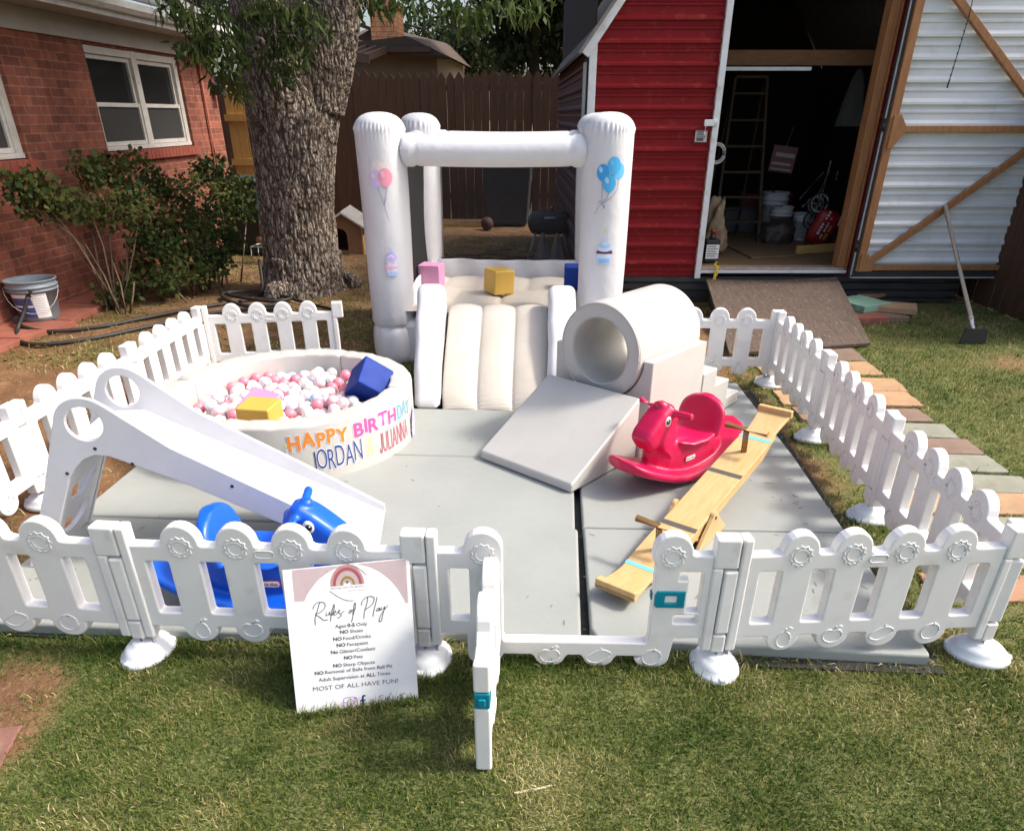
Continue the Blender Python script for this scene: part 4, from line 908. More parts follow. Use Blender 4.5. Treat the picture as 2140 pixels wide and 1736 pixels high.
p = pb1; tl_ = MB(); tl_.tube([(0, 0, -.03), (-.06, 0, .13)], .012, 6); tl_.tube([(.03, 0, -.05), (-.02, .02, .07)], .012, 6); tag(tl_.build('tool_handles', M_LAD, loc=(p.x-.03, p.y, p.z)), 'wooden tool handles sticking out of the tall white bucket', 'tool')
def lump(nm, lb, cat, mt, loc, r_, sc, seed, amp=.25, rz=0):
    b_ = MB(); rs = np.random.default_rng(seed)
    def f(i, j):
        th = 2*math.pi*i; ph = math.pi*(j-.5); d_ = Vector((math.cos(th)*math.cos(ph), math.sin(th)*math.cos(ph), math.sin(ph)))
        q_ = 1+amp*(float(fbm(d_.x*2.2+seed, d_.y*2.2, d_.z*2.2, seed, 4))-.5)*2; return Vector((d_.x*sc[0], d_.y*sc[1], max(-.55, d_.z)*sc[2]))*r_*q_
    b_.grid(f, 32, 20, closeu=True); o = b_.build(nm, mt, loc=loc, rotz=rz); return tag(o, lb, cat)
p = at_floor(735, 1290); M_TB = mat('brown_bin_liner', (.055, .042, .036), (.09, .07, .06), 9, .35, bumps=(22, .8, .02))
lump('bin_bag', 'crumpled brown plastic bag on the shed floor in front of the buckets', 'bag', M_TB, (p.x-.07, p.y-.16, .327+.09), .18, (1.15, .9, .95), 3, .4)
# red sack leaning at the door side
p = at_floor(1060, 1330); q = sl(*z5p(1215, 1030), 1.35); q = MI.inverted() @ q
M_SACK = mat('red_sack', (.36, .02, .025), (.28, .014, .018), 6, .35, bumps=(12, .3, .01))
sk_ = MB(); A = Vector((p.x, p.y+.08, .34)); Bq = Vector(q); dv = (Bq-A); sdv = dv.cross(Vector((0, 1, 0))).normalized()
def fs(i, j):
    th = 2*math.pi*i; k = (1-abs(2*j-1)**6)**.5; return dv*j+sdv*math.cos(th)*.13*(.5+.5*k)+Vector((0, 1, 0))*math.sin(th)*.07*k
sk_.grid(fs, 20, 14, closeu=True)
sko = sk_.build('sack', M_SACK, loc=A); tag(sko, 'red plastic sack with yellow print leaning inside the shed door', 'sack')
for k, (L_, sz, off, mt) in enumerate([(.30, .030, .045, M_WHITE), (.24, .018, -.005, M_WHITE), (.16, .035, -.05, flat('sack_yellow', (.6, .36, .03)))]):
    dn = dv.normalized(); fr = -dn.cross(sdv).normalized(); fr = -fr if fr.y > 0 else fr
    b_ = MB(); cr_ = dn.cross(fr)
    for i in range(9):
        if (i*7+k) % 5 == 0: continue
        c_ = dn*(.10+L_*i/9)-cr_*off+fr*.079; e1, e2 = dn*L_/9*.36, cr_*sz/2*(.7+.3*(i % 2)); b_.poly([c_-e1-e2, c_+e1-e2, c_+e1+e2, c_-e1+e2])
    b_.build('print', mt, sko, fix=False)
# hanging carrier bag
p = MI.inverted() @ sl(*z5p(1395, 90), .95)
hbg = MB()
def fh_(i, j):
    th = 2*math.pi*i; w = .02+.11*(1-j)**.6; return Vector((w*math.cos(th)*(1+.1*math.sin(5*th)), .07*math.sin(th)*(1.05-j), -.22+.48*j))
hbg.grid(fh_, 24, 12, closeu=True); hbg.tube([(.0, 0, .25), (.01, 0, .40)], .008, 5)
m, nt, b = _mk('carrier_bag'); b.inputs['Base Color'].default_value = (.10, .12, .11, 1); b.inputs['Roughness'].default_value = .4; b.inputs['Alpha'].default_value = .32
n_ = noise_node(nt, 14, 4); bump(nt, b, n_.outputs['Fac'], .8, .02)
tag(hbg.build('carrier_bag', m, loc=p), 'thin white carrier bag hanging from the beam inside the shed', 'bag')
# card sign hanging, red box
p = MI.inverted() @ sl(*z5p(790, 590), 1.7); cs = thing('card', 'dim printed card hanging on a wire at the back of the shed', 'card', p, YAW+.1); cs.rotation_euler.y = .12
MB().box((-.14, 0, -.13), (.14, .012, .13)).build('board', flat('dull_card', (.20, .10, .11), .8), cs); cpb = MB(); cpb.box((-.10, -.003, .02), (.12, -.001, .06)); cpb.box((-.12, -.003, -.06), (.10, -.001, -.035)); cpb.box((-.12, -.003, -.11), (.12, -.001, -.095)); cpb.build('print', flat('dull_print', (.42, .40, .40), .8), cs)
MB().tube([(0, 0, .13), (.02, 0, .32)], .003, 4).build('wire', M_STEEL, cs)
p = MI.inverted() @ sl(*z5p(660, 900), 2.45); rbx = MB(); rbx.box((-.34, 0, 0), (.30, .4, .40)); rbx.box((-.35, -.01, .401), (.31, .41, .44)); tag(rbx.build('storage_box', mat('dark_red_box', (.16, .012, .018), (.12, .01, .014), 4, .5), None, .01, loc=(p.x, p.y, .327), rotz=YAW), 'dark red storage box behind the buckets in the shed', 'box')
p = MI.inverted() @ sl(*z5p(440, 1000), 2.4); rbx = MB(); rbx.box((-.2, 0, 0), (.2, .3, .26)); rbx.box((-.21, -.01, .26), (.21, .31, .29)); tag(rbx.build('storage_box', mat('grey_tub', (.12, .13, .13), (.1, .1, .1), 4, .5), None, .01, loc=(p.x, p.y, .327), rotz=YAW), 'grey plastic tub seen between the ladder rails in the shed', 'box')
# pushchair frame with spoked wheels
wc = thing('pushchair', 'folded pushchair with white spoked wheels in the dark of the shed', 'pushchair', MI.inverted() @ sl(*z5p(1100, 1120), 1.5), YAW)
def wheel(c, r_, par):
    w_ = MB(); w_.tube([(c[0]+r_*math.cos(t), c[1], c[2]+r_*math.sin(t)) for t in np.linspace(0, 2*math.pi, 20, endpoint=False)], .012, 6, closed=True); o = w_.build('wheel', M_RUBBER, par)
    s_ = MB(); s_.tube([(c[0]+r_*.86*math.cos(t), c[1], c[2]+r_*.86*math.sin(t)) for t in np.linspace(0, 2*math.pi, 20, endpoint=False)], .007, 6, closed=True)
    for t in range(6): s_.tube([(c[0], c[1], c[2]), (c[0]+r_*.85*math.cos(t*1.047), c[1], c[2]+r_*.85*math.sin(t*1.047))], .008, 5)
    s_.build('rim', M_PAIL, o)
o0 = wc.location.copy()
def rel(px, py, d=1.5): return (MI @ (MI.inverted() @ sl(*z5p(px, py), d)))-(MI @ o0)
c1 = rel(1100, 965); wheel(c1, .105, wc); c2 = rel(1035, 1110, 1.55); wheel(c2, .09, wc); wheel((c1.x+.06, c1.y+.25, c1.z-.04), .10, wc)
fr = MB(); fr.tube([rel(930, 930), rel(1135, 700)], .008, 6); fr.tube([rel(1085, 900), rel(1185, 690)], .008, 6); fr.tube([rel(1240, 770), rel(1255, 690)], .008, 6); fr.tube([rel(950, 1000), rel(1020, 935)], .016, 6); fr.tube([c1, c2], .008, 6); fr.tube([c1, rel(1200, 600)], .01, 6)
fr.build('frame', M_STEEL, wc)
# lumber, loose plywood, bottle, paper bag, cable, poles
p = at_floor(905, 1405); q = at_floor(1290, 1385); lm = MB(); lm.bar((p.x, p.y+.02, .327+.045), (q.x+.15, q.y+.12, .327+.045), .04, .085); tag(lm.build('timber', M_NEWWOOD, None, .003), 'pale length of timber lying across the shed floor by the door frame', 'timber')
a, b_, c, d_ = at_floor(250, 1310), at_floor(515, 1440), at_floor(560, 1290), at_floor(300, 1235)
pw = MB(); lo = [(v.x, v.y) for v in (at_floor(250, 1310), at_floor(520, 1440), at_floor(900, 1420), at_floor(1000, 1270), at_floor(420, 1215))]
pw.mesh(plate([lo], .012, .001, 1), Matrix.Translation((0, 0, .335))); tag(pw.build('plywood_sheet', M_OSB), 'loose sheet of plywood lying on the shed floor', 'plywood')
p = at_floor(150, 1480); bt = thing('bottle', 'black bottle with a white label just inside the shed door', 'bottle', (p.x+.02, p.y+.06, .336), .1)
q_ = MB(); q_.mesh(plate([rrect(-.075, -.05, .075, .05, .025)], .21, .012), Matrix.Translation((0, 0, .105))); q_.lathe([(.03, .21), (.03, .235), (.022, .24), (.022, .275)], n=16); q_.build('body', M_DARK, bt)
q_ = MB(); q_.lathe([(.028, .272), (.028, .30), (.001, .302)], n=16); q_.build('cap', flat('red_cap', (.35, .05, .03)), bt)
q_ = MB(); q_.box((-.062, -.0535, .035), (.064, -.051, .165)); lb_ = q_.build('label', M_WHITE, bt)
q_ = MB()
for k in range(5): q_.box((-.05, -.0555, .145-k*.022), (.03+.02*(k % 2), -.0545, .151-k*.022))
q_.build('print', flat('bottle_ink', (.08, .08, .08)), lb_)
p = at_floor(215, 1440)
M_KRAFT = mat('kraft_paper', (.40, .30, .18), (.28, .20, .12), 9, .8, bumps=(18, .6, .02), dirt=((.35, .05, .04), 5, .9))
lump('paper_sack', 'crumpled brown paper sack behind the black bottle', 'sack', M_KRAFT, (p.x-.02, p.y+.22, .327+.20), .2, (.62, .5, 1.5), 8, .75)
q_ = MB(); cc = MI.inverted() @ sl(*z5p(225, 540), .10)
for k in range(3): q_.tube([cc+Vector((.075*(1-.12*k)*math.cos(t), .01*k, .085*(1-.12*k)*math.sin(t))) for t in np.linspace(0, 2*math.pi, 24, endpoint=False)], .0032, 5, closed=True)
tag(q_.build('cable_coil', M_STEEL), 'small coil of white cable hanging by the shed door post', 'cable')
for (u0, v0, u1, v1, lb) in [(1380, 850, 1260, 1160, 'white pole leaning on the inner door frame of the shed')]:
    q_ = MB(); q_.tube([MI.inverted() @ sl(*z5p(u0, v0), .5), MI.inverted() @ sl(*z5p(u1, v1), .55)], .012, 6); tag(q_.build('pole', M_PAIL), lb, 'pole')
# yellow ribbon on the sill
q_ = MB(); A = sw(*sl(*z5p(215, 1480), -.01)); 
pts = [MI.inverted() @ sl(*z5p(x_, y_), -.06) for x_, y_ in [(225, 1460), (205, 1490), (232, 1515), (208, 1560), (200, 1600), (185, 1630)]]
q_.tube(smooth_path(pts, 4), [.009+.003*math.sin(i*1.9) for i in range(21)], 6); pts = [MI.inverted() @ sl(*z5p(x_, y_), -.062) for x_, y_ in [(215, 1500), (228, 1560), (205, 1600), (222, 1635)]]
q_.tube(smooth_path(pts, 4), .007, 6); tag(q_.build('ribbon', flat('yellow_ribbon', (.72, .55, .02), .6)), 'frayed yellow ribbon hanging over the shed sill', 'ribbon')

# =================================================================== RAMP, PAVER STACK, HOE
ra = thing('ramp', 'weathered brown plywood ramp leaning up to the shed sill', 'ramp', (0, 0, 0))
A0, A1 = sw(*sl(1475, 588, -.06)), sw(*sl(1748, 584, -.06)); B0, B1 = gz(1545, 742, .02), gz(1818, 722, .02)
B0 = gz(1524, 744, .02)
q_ = MB(); nrm = (A1-A0).cross(B0-A0).normalized(); nrm = nrm if nrm.z > 0 else -nrm
q_.grid(lambda i, j: (A0.lerp(A1, i)).lerp(B0.lerp(B1, i), j)+Vector((0, 0, -.03*math.sin(math.pi*i)*(1-j)+.012*math.sin(i*3.1)*(1-j))), 14, 12, smooth=False)
o = q_.build('board', M_RAMP, ra); md = o.modifiers.new('s', 'SOLIDIFY'); md.thickness = .022; md.offset = -1
for t in (.04, .96):
    q_ = MB(); a, c = A0.lerp(A1, t), B0.lerp(B1, t); q_._add([a+Vector((0, 0, -.04)), c+Vector((0, 0, -.03)), Vector((c.x, c.y, 0)), Vector((a.x, a.y, 0))], [(0, 1, 2, 3)], 0, False)
    so_ = q_.build('side', M_SKIRT, ra); md = so_.modifiers.new('s', 'SOLIDIFY'); md.thickness = .03
M_MINT = mat('mint_paver', (.26, .46, .33), (.21, .38, .27), 8, .75, bumps=(30, .25, .005), dirt=((.30, .24, .17), 9, .6))
pv = [(1800, 668, .33, .30, .055, .25, M_CLAY, 'orange brick under the mint green paver', 0), (1838, 668, .42, .22, .05, .1, BRN, 'brown slab at the bottom of the paver heap', 0), (1795, 655, .36, .36, .06, .55, M_MINT, 'mint green paver resting on the heap by the ramp', .058),
      (1810, 632, .26, .2, .035, .5, ORG, 'thin orange brick behind the mint green paver', .06), (1812, 626, .16, .13, .03, .5, mat('pink_stone', (.42, .31, .28), (.36, .26, .23), 10, .85), 'small pinkish stone on top of the paver heap', .096), (1865, 660, .36, .27, .05, -.35, SAND, 'tan slab at the right end of the paver heap', .052)]
for i, (u, v, w_, d_, h_, rz, mt, lb, z) in enumerate(pv):
    p = gz(u, v); slab(p.x, p.y, w_, d_, h_, rz, mt, 'paver', lb, 'paver', 'heap of pavers beside the ramp', 90+i, z=z)
p = gz(1765, 602, .06); q_ = MB(); q_.box((-.09, -.05, 0), (.09, .05, .065)); tag(q_.build('brick', BRN, None, .006, loc=(2.72, 6.98, .02), rotz=.2), 'brown brick against the dark shed skirting', 'brick')
he = thing('hoe', 'garden hoe with a long grey handle leaning on the open shed door', 'hoe', gz(2040, 700))
o0 = he.location; tp = sw(*sl(1975, 430, -.20)); bt = gz(2030, 668, .16)
q_ = MB(); q_.tube([tp-o0, bt-o0], .019, 8); q_.build('handle', wood_mat('grey_handle', (.38, .33, .28), (.28, .235, .19), (9, 9, 1.2), 6, .75), he)
q_ = MB(); d_ = (bt-tp).normalized(); q_.tube([bt-o0-d_*.02, bt-o0+d_*.11], [.02, .014], 8); q_.build('ferrule', mat('ferrule_white', (.6, .6, .62), (.5, .5, .52), 10, .4), he)
q_ = MB(); e_ = bt-o0+d_*.10; q_.bar(e_, (e_.x+.01, e_.y-.02, .05), .02, .02); q_.prism([(-.10+e_.x, .0), (.10+e_.x, .0), (.085+e_.x, .12), (-.085+e_.x, .12)], 'y', e_.y-.05, e_.y-.035); q_.build('blade', M_DARK, he)

# =================================================================== FENCE PANELS
PL = .95; PK = [.192, .364, .536, .708]
def ring(mb, pts, y, r_=.0029, closed=True): mb.tube([(x, y, z) for x, z in pts], r_, 4, closed=closed, caps=True)
def sun(mb, cx, cz, y):
    ring(mb, [(cx+.023*math.cos(t), cz+.023*math.sin(t)) for t in np.linspace(0, 2*math.pi, 22, endpoint=False)], y)
    P = []
    for k in range(11):
        a0 = 2*math.pi*k/11; a1 = 2*math.pi*(k+1)/11
        for t in (0, .25, .5, .75): a = a0+(a1-a0)*t; rr_ = .038-.0075*math.sin(math.pi*t); P.append((cx+rr_*math.cos(a), cz+rr_*math.sin(a)))
    ring(mb, P, y)
def fruit(mb, k, cx, cz, y):
    T = np.linspace(0, 2*math.pi, 24, endpoint=False)
    if k == 0: P = [(cx+(.022+.008*math.sin(-t))*math.cos(t)*(1.0)+.004, cz+.032*math.sin(t)-.004+.004*math.cos(2*t)) for t in T]
    elif k == 1: P = [(cx+.033*math.cos(t), cz+.028*math.sin(t)-.009*math.exp(-((t-1.57)/.35)**2)) for t in T]
    elif k == 2: P = [(cx+.036*math.cos(t)+.004*math.cos(3*t), cz+.025*math.sin(t)+.010*math.cos(t)) for t in T]
    else: P = [(cx+.030*math.cos(t)-.006*math.sin(t), cz+.030*math.sin(t)+.008*math.cos(t)) for t in T]
    ring(mb, P, y)
    tx, tz = cx+.004, cz+.030
    ring(mb, [(tx, tz-.006), (tx+.004, tz+.006)], y, closed=False)
    if k < 2: ring(mb, [(tx+.003, tz+.003), (tx+.014, tz+.010), (tx+.024, tz+.006), (tx+.013, tz+.001)], y)
def relief(mb, suns, fruits, yf=.0205, oval=True):
    for s_ in (-1, 1):
        for x in suns: sun(mb, x, .437, s_*yf)
        for k, x in fruits: fruit(mb, k, x, .127, s_*yf)
        if oval: ring(mb, rrect(.42, .405, .48, .432, .013, 4), s_*yf)
def top_arcs(xs, rx=.060, z0=.437, zt=.514):
    out = []
    for x in reversed(xs):
        out += [(x+rx+.016, .442), (x+rx+.006, .4435), (x+rx, .449)]+arc(x, .449, rx, 4, 176, 12, ry=zt-.449)+[(x-rx, .449), (x-rx-.006, .4435), (x-rx-.016, .442)]
    return out
def lobes(xs, rx=.056):
    out = []
    for x in xs: out += [(x-rx-.006, .132), (x-rx, .127)]+arc(x, .124, rx, 184, 356, 12, ry=.052)+[(x+rx, .127), (x+rx+.006, .132)]
    return out
def posts(mb):
    for x0, x1, z0, z1 in ((.0, .032, .085, .503), (-.046, -.001, .154, .392), (PL-.078, PL-.046, .085, .40), (PL-.078, PL-.003, .400, .503), (PL-.0465, PL-.003, .078, .148)):
        mb.mesh(plate([rrect(x0, z0, x1, z1, .006, 2)], .052, .007, 2), XZ)
    for x in (-.0215, PL-.0225+.0): mb.tube([(x, 0, .02), (x, 0, .10)], .0165, 12)
    mb.tube([(.0155, 0, .02), (.0155, 0, .10)], .0165, 12)
def panel_mesh():
    mb = MB()
    out = [(.03, .132)]+lobes(PK)+[(PL-.077, .132), (PL-.077, .442)]+top_arcs(PK)+[(.03, .442)]
    H_ = [rrect(.070+.172*k, .187, .142+.172*k, .384, .008, 3) for k in range(5)]; H_[0] = rrect(.070, .187, .142, .384, .008, 3)
    mb.mesh(plate([out]+H_, .041, .006, 2), XZ); posts(mb); relief(mb, PK, list(enumerate(PK))); return mb
FGRP = 'white play fence panels around the soft play area'
JP = {'J1': (-1.359, 1.832), 'J2': (-.402, 1.852), 'J3': (.549, 1.885), 'J4': (1.452, 2.003), 'J5': (1.436, 2.953), 'J6': (1.452, 3.869), 'J7': (1.436, 4.806),
      'J8': (-2.378, 4.669), 'J9': (-2.370, 3.781), 'J10': (-2.381, 2.841), 'J11': (-1.486, 4.866), 'J0': (-2.375, 1.86), 'J12': (.49, 4.80)}
p0 = thing('play_fence', '', 'play fence', (0, 0, 0), 0, FGRP); panel_mesh().build('panel_frame', M_PLASTIC, p0)
first = [True]
def put_panel(a, b_, label):
    a, b_ = Vector((*JP[a], 0)), Vector((*JP[b_], 0)); d = b_-a
    o = p0 if first[0] else dup(p0); first[0] = False
    o.location = a+d.normalized()*.022; o.rotation_euler.z = math.atan2(d.y, d.x); o.scale.x = d.length/PL; o['label'] = label; o.rotation_euler.x = random.uniform(-.012, .012); return o
put_panel('J1', 'J2', 'white fence panel that the rules sign leans against, blue rocking horse behind it')
put_panel('J0', 'J1', 'front white fence panel left of the rules sign, before the foot of the white slide')
put_panel('J3', 'J4', 'front white fence panel between the teal-latched gate and the corner post nearest the stepping stones')
put_panel('J4', 'J5', 'white fence panel on the stepping stone side, nearest the viewer')
put_panel('J5', 'J6', 'middle white fence panel of the three beside the stepping stones')
put_panel('J6', 'J7', 'white fence panel on the stepping stone side, nearest the ramp')
put_panel('J7', 'J12', 'white fence panel behind the foam stairs and tunnel, before the plywood ramp')
put_panel('J8', 'J11', 'white fence panel behind the ball pit, before the large tree')
put_panel('J9', 'J8', 'white fence panel on the house side, the one that ends at the back corner')
put_panel('J10', 'J9', 'white fence panel on the house side, beside the ball pit and slide top')
put_panel('J0', 'J10', 'house-side white fence panel behind the slide legs, cut off by the photo edge')
# gate: fixed frame with low threshold, and a swinging door
ja, jb = Vector((*JP['J2'], 0)), Vector((*JP['J3'], 0)); d = jb-ja
gate = thing('play_gate', 'white fence gate standing open towards the viewer, teal latches, low threshold', 'gate', ja+d.normalized()*.022, math.atan2(d.y, d.x)); gate.scale.x = d.length/PL
gm = MB(); GL, GR = .232, .700
sa, sb = .172, .748
outl = [(.03, .132)]+[(sa-.062, .132), (sa-.056, .127)]+arc(sa, .082, .056, 180, 270, 6, ry=.052)+[(.30, .03), (.312, .05)]
def blob(x): return [(x-.06, .052), (x-.052, .044)]+arc(x, .040, .048, 190, 350, 8, ry=.035)+[(x+.052, .044), (x+.06, .052)]
outl = [(.03, .132), (sa-.056, .132)]+[(sa-.056, .06)]+arc(sa, .045, .056, 190, 350, 9, ry=.040)+[(sa+.062, .052)]
outl += blob(.385)+blob(.545)+[(sb-.062, .052)]+arc(sb-.03, .045, .056, 190, 350, 9, ry=.040)+[(sb+.032, .10), (sb+.036, .128), (PL-.077, .132), (PL-.077, .442)]
outl += [(sb+.076, .442), (sb+.066, .4435), (sb+.06, .449)]+arc(sb, .449, .060, 4, 176, 12, ry=.065)+[(sb-.062, .43), (sb-.05, .408), (GR, .402), (GR, .118), (GR-.006, .106), (GL+.006, .106), (GL, .118), (GL, .402)]
outl += [(sa+.06, .42)]+arc(sa, .449, .060, 4, 176, 12, ry=.065)+[(sa-.06, .449), (sa-.066, .4435), (sa-.076, .442), (.03, .442)]
h1 = rrect(.066, .187, .128, .384, .008, 3)
h2 = [(.800, .187), (.848, .187), (.848, .384), (.765, .384), (.765, .352), (.800, .352), (.800, .225), (.77, .225), (.77, .187)]
h2 = rrect(.772, .187, .848, .222, .006, 2)
gm.mesh(plate([outl, h1, [(.806, .230), (.848, .230), (.848, .384), (.775, .384), (.775, .350), (.806, .350)], h2], .041, .005, 2), XZ); posts(gm)
for s_ in (-1, 1):
    for x in (sa, sb): sun(gm, x, .437, s_*.0205)
    for k, x in ((1, .385), (2, .545), (3, sb-.03), (0, sa)): fruit(gm, k, x, .050, s_*.0205)
gm.build('gate_frame', M_PLASTIC, gate)
lt = MB(); lt.mesh(plate([[(.705, .262), (.712, .252), (.800, .252), (.800, .315), (.712, .315), (.705, .300)], rrect(.738, .272, .775, .297, .003, 2)], .05, .004, 1), XZ); lt.box((.750, -.02, .275), (.762, .02, .294)); lt.box((.695, -.012, .275), (.706, .012, .298)); lt.build('latch', M_TEAL, gate)
dm = MB(); DL = .445
do = [(.02, .125), (.05, .125)]+[(.072, .122)]+arc(.13, .118, .05, 184, 356, 9, ry=.05)+[(.188, .125), (.235, .125)]+arc(.30, .118, .05, 184, 356, 9, ry=.05)+[(.36, .125), (DL, .125), (DL, .405), (.385, .41)]
do += [(.362, .442)]+arc(.30, .449, .060, 4, 176, 12, ry=.065)+[(.232, .442), (.198, .442)]+arc(.13, .449, .060, 4, 176, 12, ry=.065)+[(.062, .442), (.02, .442)]
dm.mesh(plate([do, rrect(.182, .187, .25, .384, .008, 3), rrect(.035, .187, .085, .384, .008, 3), rrect(.345, .187, .385, .384, .006, 3)], .041, .005, 2), XZ)
for s_ in (-1, 1):
    for x in (.13, .30): sun(dm, x, .437, s_*.0205)
    fruit(dm, 1, .13, .125, s_*.0205); fruit(dm, 2, .30, .125, s_*.0205)
dm.tube([(.012, 0, .12), (.012, 0, .44)], .014, 10)
dm.mesh(plate([rrect(DL-.012, .035, DL+.014, .262, .005, 2)], .044, .006, 2), XZ); dm.mesh(plate([rrect(DL-.012, .318, DL+.014, .41, .005, 2)], .044, .006, 2), XZ); dm.mesh(plate([rrect(DL-.035, .03, DL+.006, .13, .005, 2)], .036, .005, 2), XZ)
gd = dm.build('gate_door', M_PLASTIC, gate, loc=(GL-.028, -.012, -.02), rotz=math.radians(-89)-math.atan2(d.y, d.x))
lt = MB(); lt.box((DL-.03, -.021, .264), (DL+.016, .021, .316)); lt.box((DL+.017, -.010, .278), (DL+.024, .010, .303)); lt.build('latch', M_TEAL, gd, .004)
# feet
fm = MB(); fm.lathe([(.001, .0), (.098, .0), (.100, .010), (.096, .020), (.084, .026), (.081, .036), (.066, .050), (.046, .058), (.044, .062), (.001, .062)], n=40, M=Matrix.Diagonal((.80, 1.0, 1, 1)))
for a in (math.pi/2, -math.pi/2): fm.mesh(plate([rrect(-.012, -.03, .012, .03, .006, 2)], .014, .004, 1), Matrix.Translation((0, math.sin(a)*.070, .020)))
f0 = tag(fm.build('weighted_stand', M_FOOT), '', 'fence stand', 'white feet under the fence joints'); ff = True
for j, lb, rz in (('J1', 'white oval foot on the grass left of the rules sign', -.25), ('J2', 'white oval foot on the grass half hidden right of the rules sign', -.15), ('J3', 'white oval foot on the grass between the gate and the next panel', .12), ('J4', 'white oval foot at the front corner nearest the stepping stones', 1.2),
                  ('J5', 'white oval foot beside the mat, first along the stepping stone side from the viewer', 1.5), ('J6', 'white oval foot behind the upper end of the seesaw', 1.5), ('J7', 'white round foot at the back corner before the ramp', .8), ('J10', 'white oval foot behind the legs of the white slide', 1.57), ('J8', 'white oval foot at the back corner behind the ball pit', .7), ('J9', 'white oval foot on the house side beside the ball pit', 1.57)):
    o = f0 if ff else dup(f0); ff = False
    o.location = (JP[j][0]+.002, JP[j][1], 0); o.rotation_euler.z = rz; o['label'] = lb

# =================================================================== MATS
def mat_slab(name, label, pts, seams, z0=.0, h=.05):
    o = thing(name, label, 'mat', (0, 0, 0), 0, 'grey folding floor mats'); mb = MB()
    for lo in pts: mb.mesh(plate([lo], h, .012, 3), Matrix.Translation((0, 0, z0+h/2)))
    mb.build('pads', M_MAT, o); return o
def q4(x0, y0, x1, y1, r_=.015, k=None):
    return rrect(x0, y0, x1, y1, r_, 3)
mat_slab('floor_mat', 'large light grey folding mat under the ball pit, slide and blue horse', [q4(-1.0, 1.95, .112, 2.688), q4(-2.10, 1.90, -1.006, 2.66), q4(-2.12, 2.668, .100, 3.40), q4(-2.12, 3.405, .10, 4.085)], [])
mat_slab('floor_mat', 'narrower light grey folding mat under the pink horse and seesaw', [[(.145, 2.0), (.165, 1.95), (1.255, 1.925), (1.262, 1.94), (1.255, 2.725), (.135, 2.695)], [(.133, 2.703), (1.255, 2.733), (1.25, 3.50), (.125, 3.48)], [(.125, 3.486), (1.25, 3.506), (1.20, 4.69), (.13, 4.69)]], [])
ul = MB(); ul.box((-2.14, 1.89, -.012), (1.305, 4.72, .004)); tag(ul.build('ground_sheet', M_BLACK), 'black sheet showing in the gap and along the edge of the grey mats', 'sheet')

gb = MB(); rg = random.Random(12)
for k in range(110):
    e_ = rg.random(); x_ = rg.uniform(-2.05, 1.2); y_ = rg.uniform(1.98, 3.9)
    if k % 3: x_, y_ = (rg.uniform(.95, 1.22), y_) if k % 2 else (x_, 1.98+abs(rg.gauss(0, .14)))
    a_ = rg.uniform(0, 6.28); L_ = rg.uniform(.008, .030); gb.bar((x_, y_, .0525), (x_+L_*math.cos(a_), y_+L_*math.sin(a_), .0535), .0016, .0012)
o = gb.build('grass_clippings', flat('dry_clipping', (.22, .18, .08), .9)); o['kind'] = 'stuff'; o['label'] = 'dry grass bits scattered on the grey floor mats'; o['category'] = 'clippings'

# =================================================================== BALL PIT
PC = Vector((-1.44, 3.66, .05)); PR, PRI, PH = .655, .535, .29
pit = thing('ball_pit', 'round cream foam ball pit with a birthday banner on its side', 'ball pit', PC)
SEAMS = [76, 178, 256, 358]      # seam angles
def pit_section(a0, a1):
    mb = MB(); g = .25; a0, a1 = a0+g, a1-g; n = max(12, int((a1-a0)/3)); rb = .016
    prof = [(PRI, 0)]+[(PRI+rb-rb*math.cos(t), PH-rb+rb*math.sin(t)) for t in np.linspace(0, math.pi/2, 5)]+[(PR-rb+rb*math.sin(t), PH-rb+rb*math.cos(t)) for t in np.linspace(0, math.pi/2, 5)]+[(PR, .0)]
    k = len(prof); vs = []
    for i in range(n+1):
        u = i/n; a = math.radians(a0+(a1-a0)*u); e = .006*(1-min(1, min(u, 1-u)*(a1-a0)/1.2))
        w = .0025*math.sin(i*1.3)+.0015*math.sin(i*2.9)
        for j, (r_, z) in enumerate(prof): vs.append((math.cos(a)*(r_-(e if j > k//2 else -e)), math.sin(a)*(r_-(e if j > k//2 else -e)), max(0, z-(e if z > .1 else 0)+(w if z > .2 else 0))))
    fs = [(i*k+j, i*k+j+1, (i+1)*k+j+1, (i+1)*k+j) for i in range(n) for j in range(k-1)]
    mb._add(vs, fs, 0, True); mb._add([vs[j] for j in range(k)], [tuple(range(k))], 0, False); mb._add([vs[n*k+j] for j in range(k)], [tuple(range(k-1, -1, -1))], 0, False)
    return mb
for i in range(4):
    a0, a1 = SEAMS[i], SEAMS[(i+1) % 4]; a1 = a1 if a1 > a0 else a1+360
    pit_section(a0, a1).build('wall_section', M_PIT, pit)
fl_ = MB(); fl_.lathe([(.001, .004), (PRI+.01, .004), (PRI+.01, .02), (.001, .02)], n=48); fl_.build('base', M_PIT, pit)
def on_pit(me, lo, hi, a0, a1, zb0, zb1, zt0, zt1, off=.0022, skew=0):
    """map a flat mesh onto the pit side between angles a0..a1 (degrees)"""
    for v in me.vertices:
        tx = (v.co.x-lo[0])/(hi[0]-lo[0]); ty = (v.co.y-lo[1])/(hi[1]-lo[1]); a = math.radians(a0+(a1-a0)*tx+skew*ty)
        z0 = zb0+(zb1-zb0)*tx; z1 = zt0+(zt1-zt0)*tx; z = z0+(z1-z0)*ty
        v.co = ((PR+off)*math.cos(a), (PR+off)*math.sin(a), z-.05)
def strip(pts, w):
    P = [Vector((p[0], p[1], 0)) for p in pts]; L_, R_ = [], []
    for i, p in enumerate(P):
        d_ = (P[min(i+1, len(P)-1)]-P[max(i-1, 0)]).normalized(); n_ = Vector((-d_.y, d_.x, 0))*w/2; L_.append((p+n_)[:2]); R_.append((p-n_)[:2])
    return L_+R_[::-1]
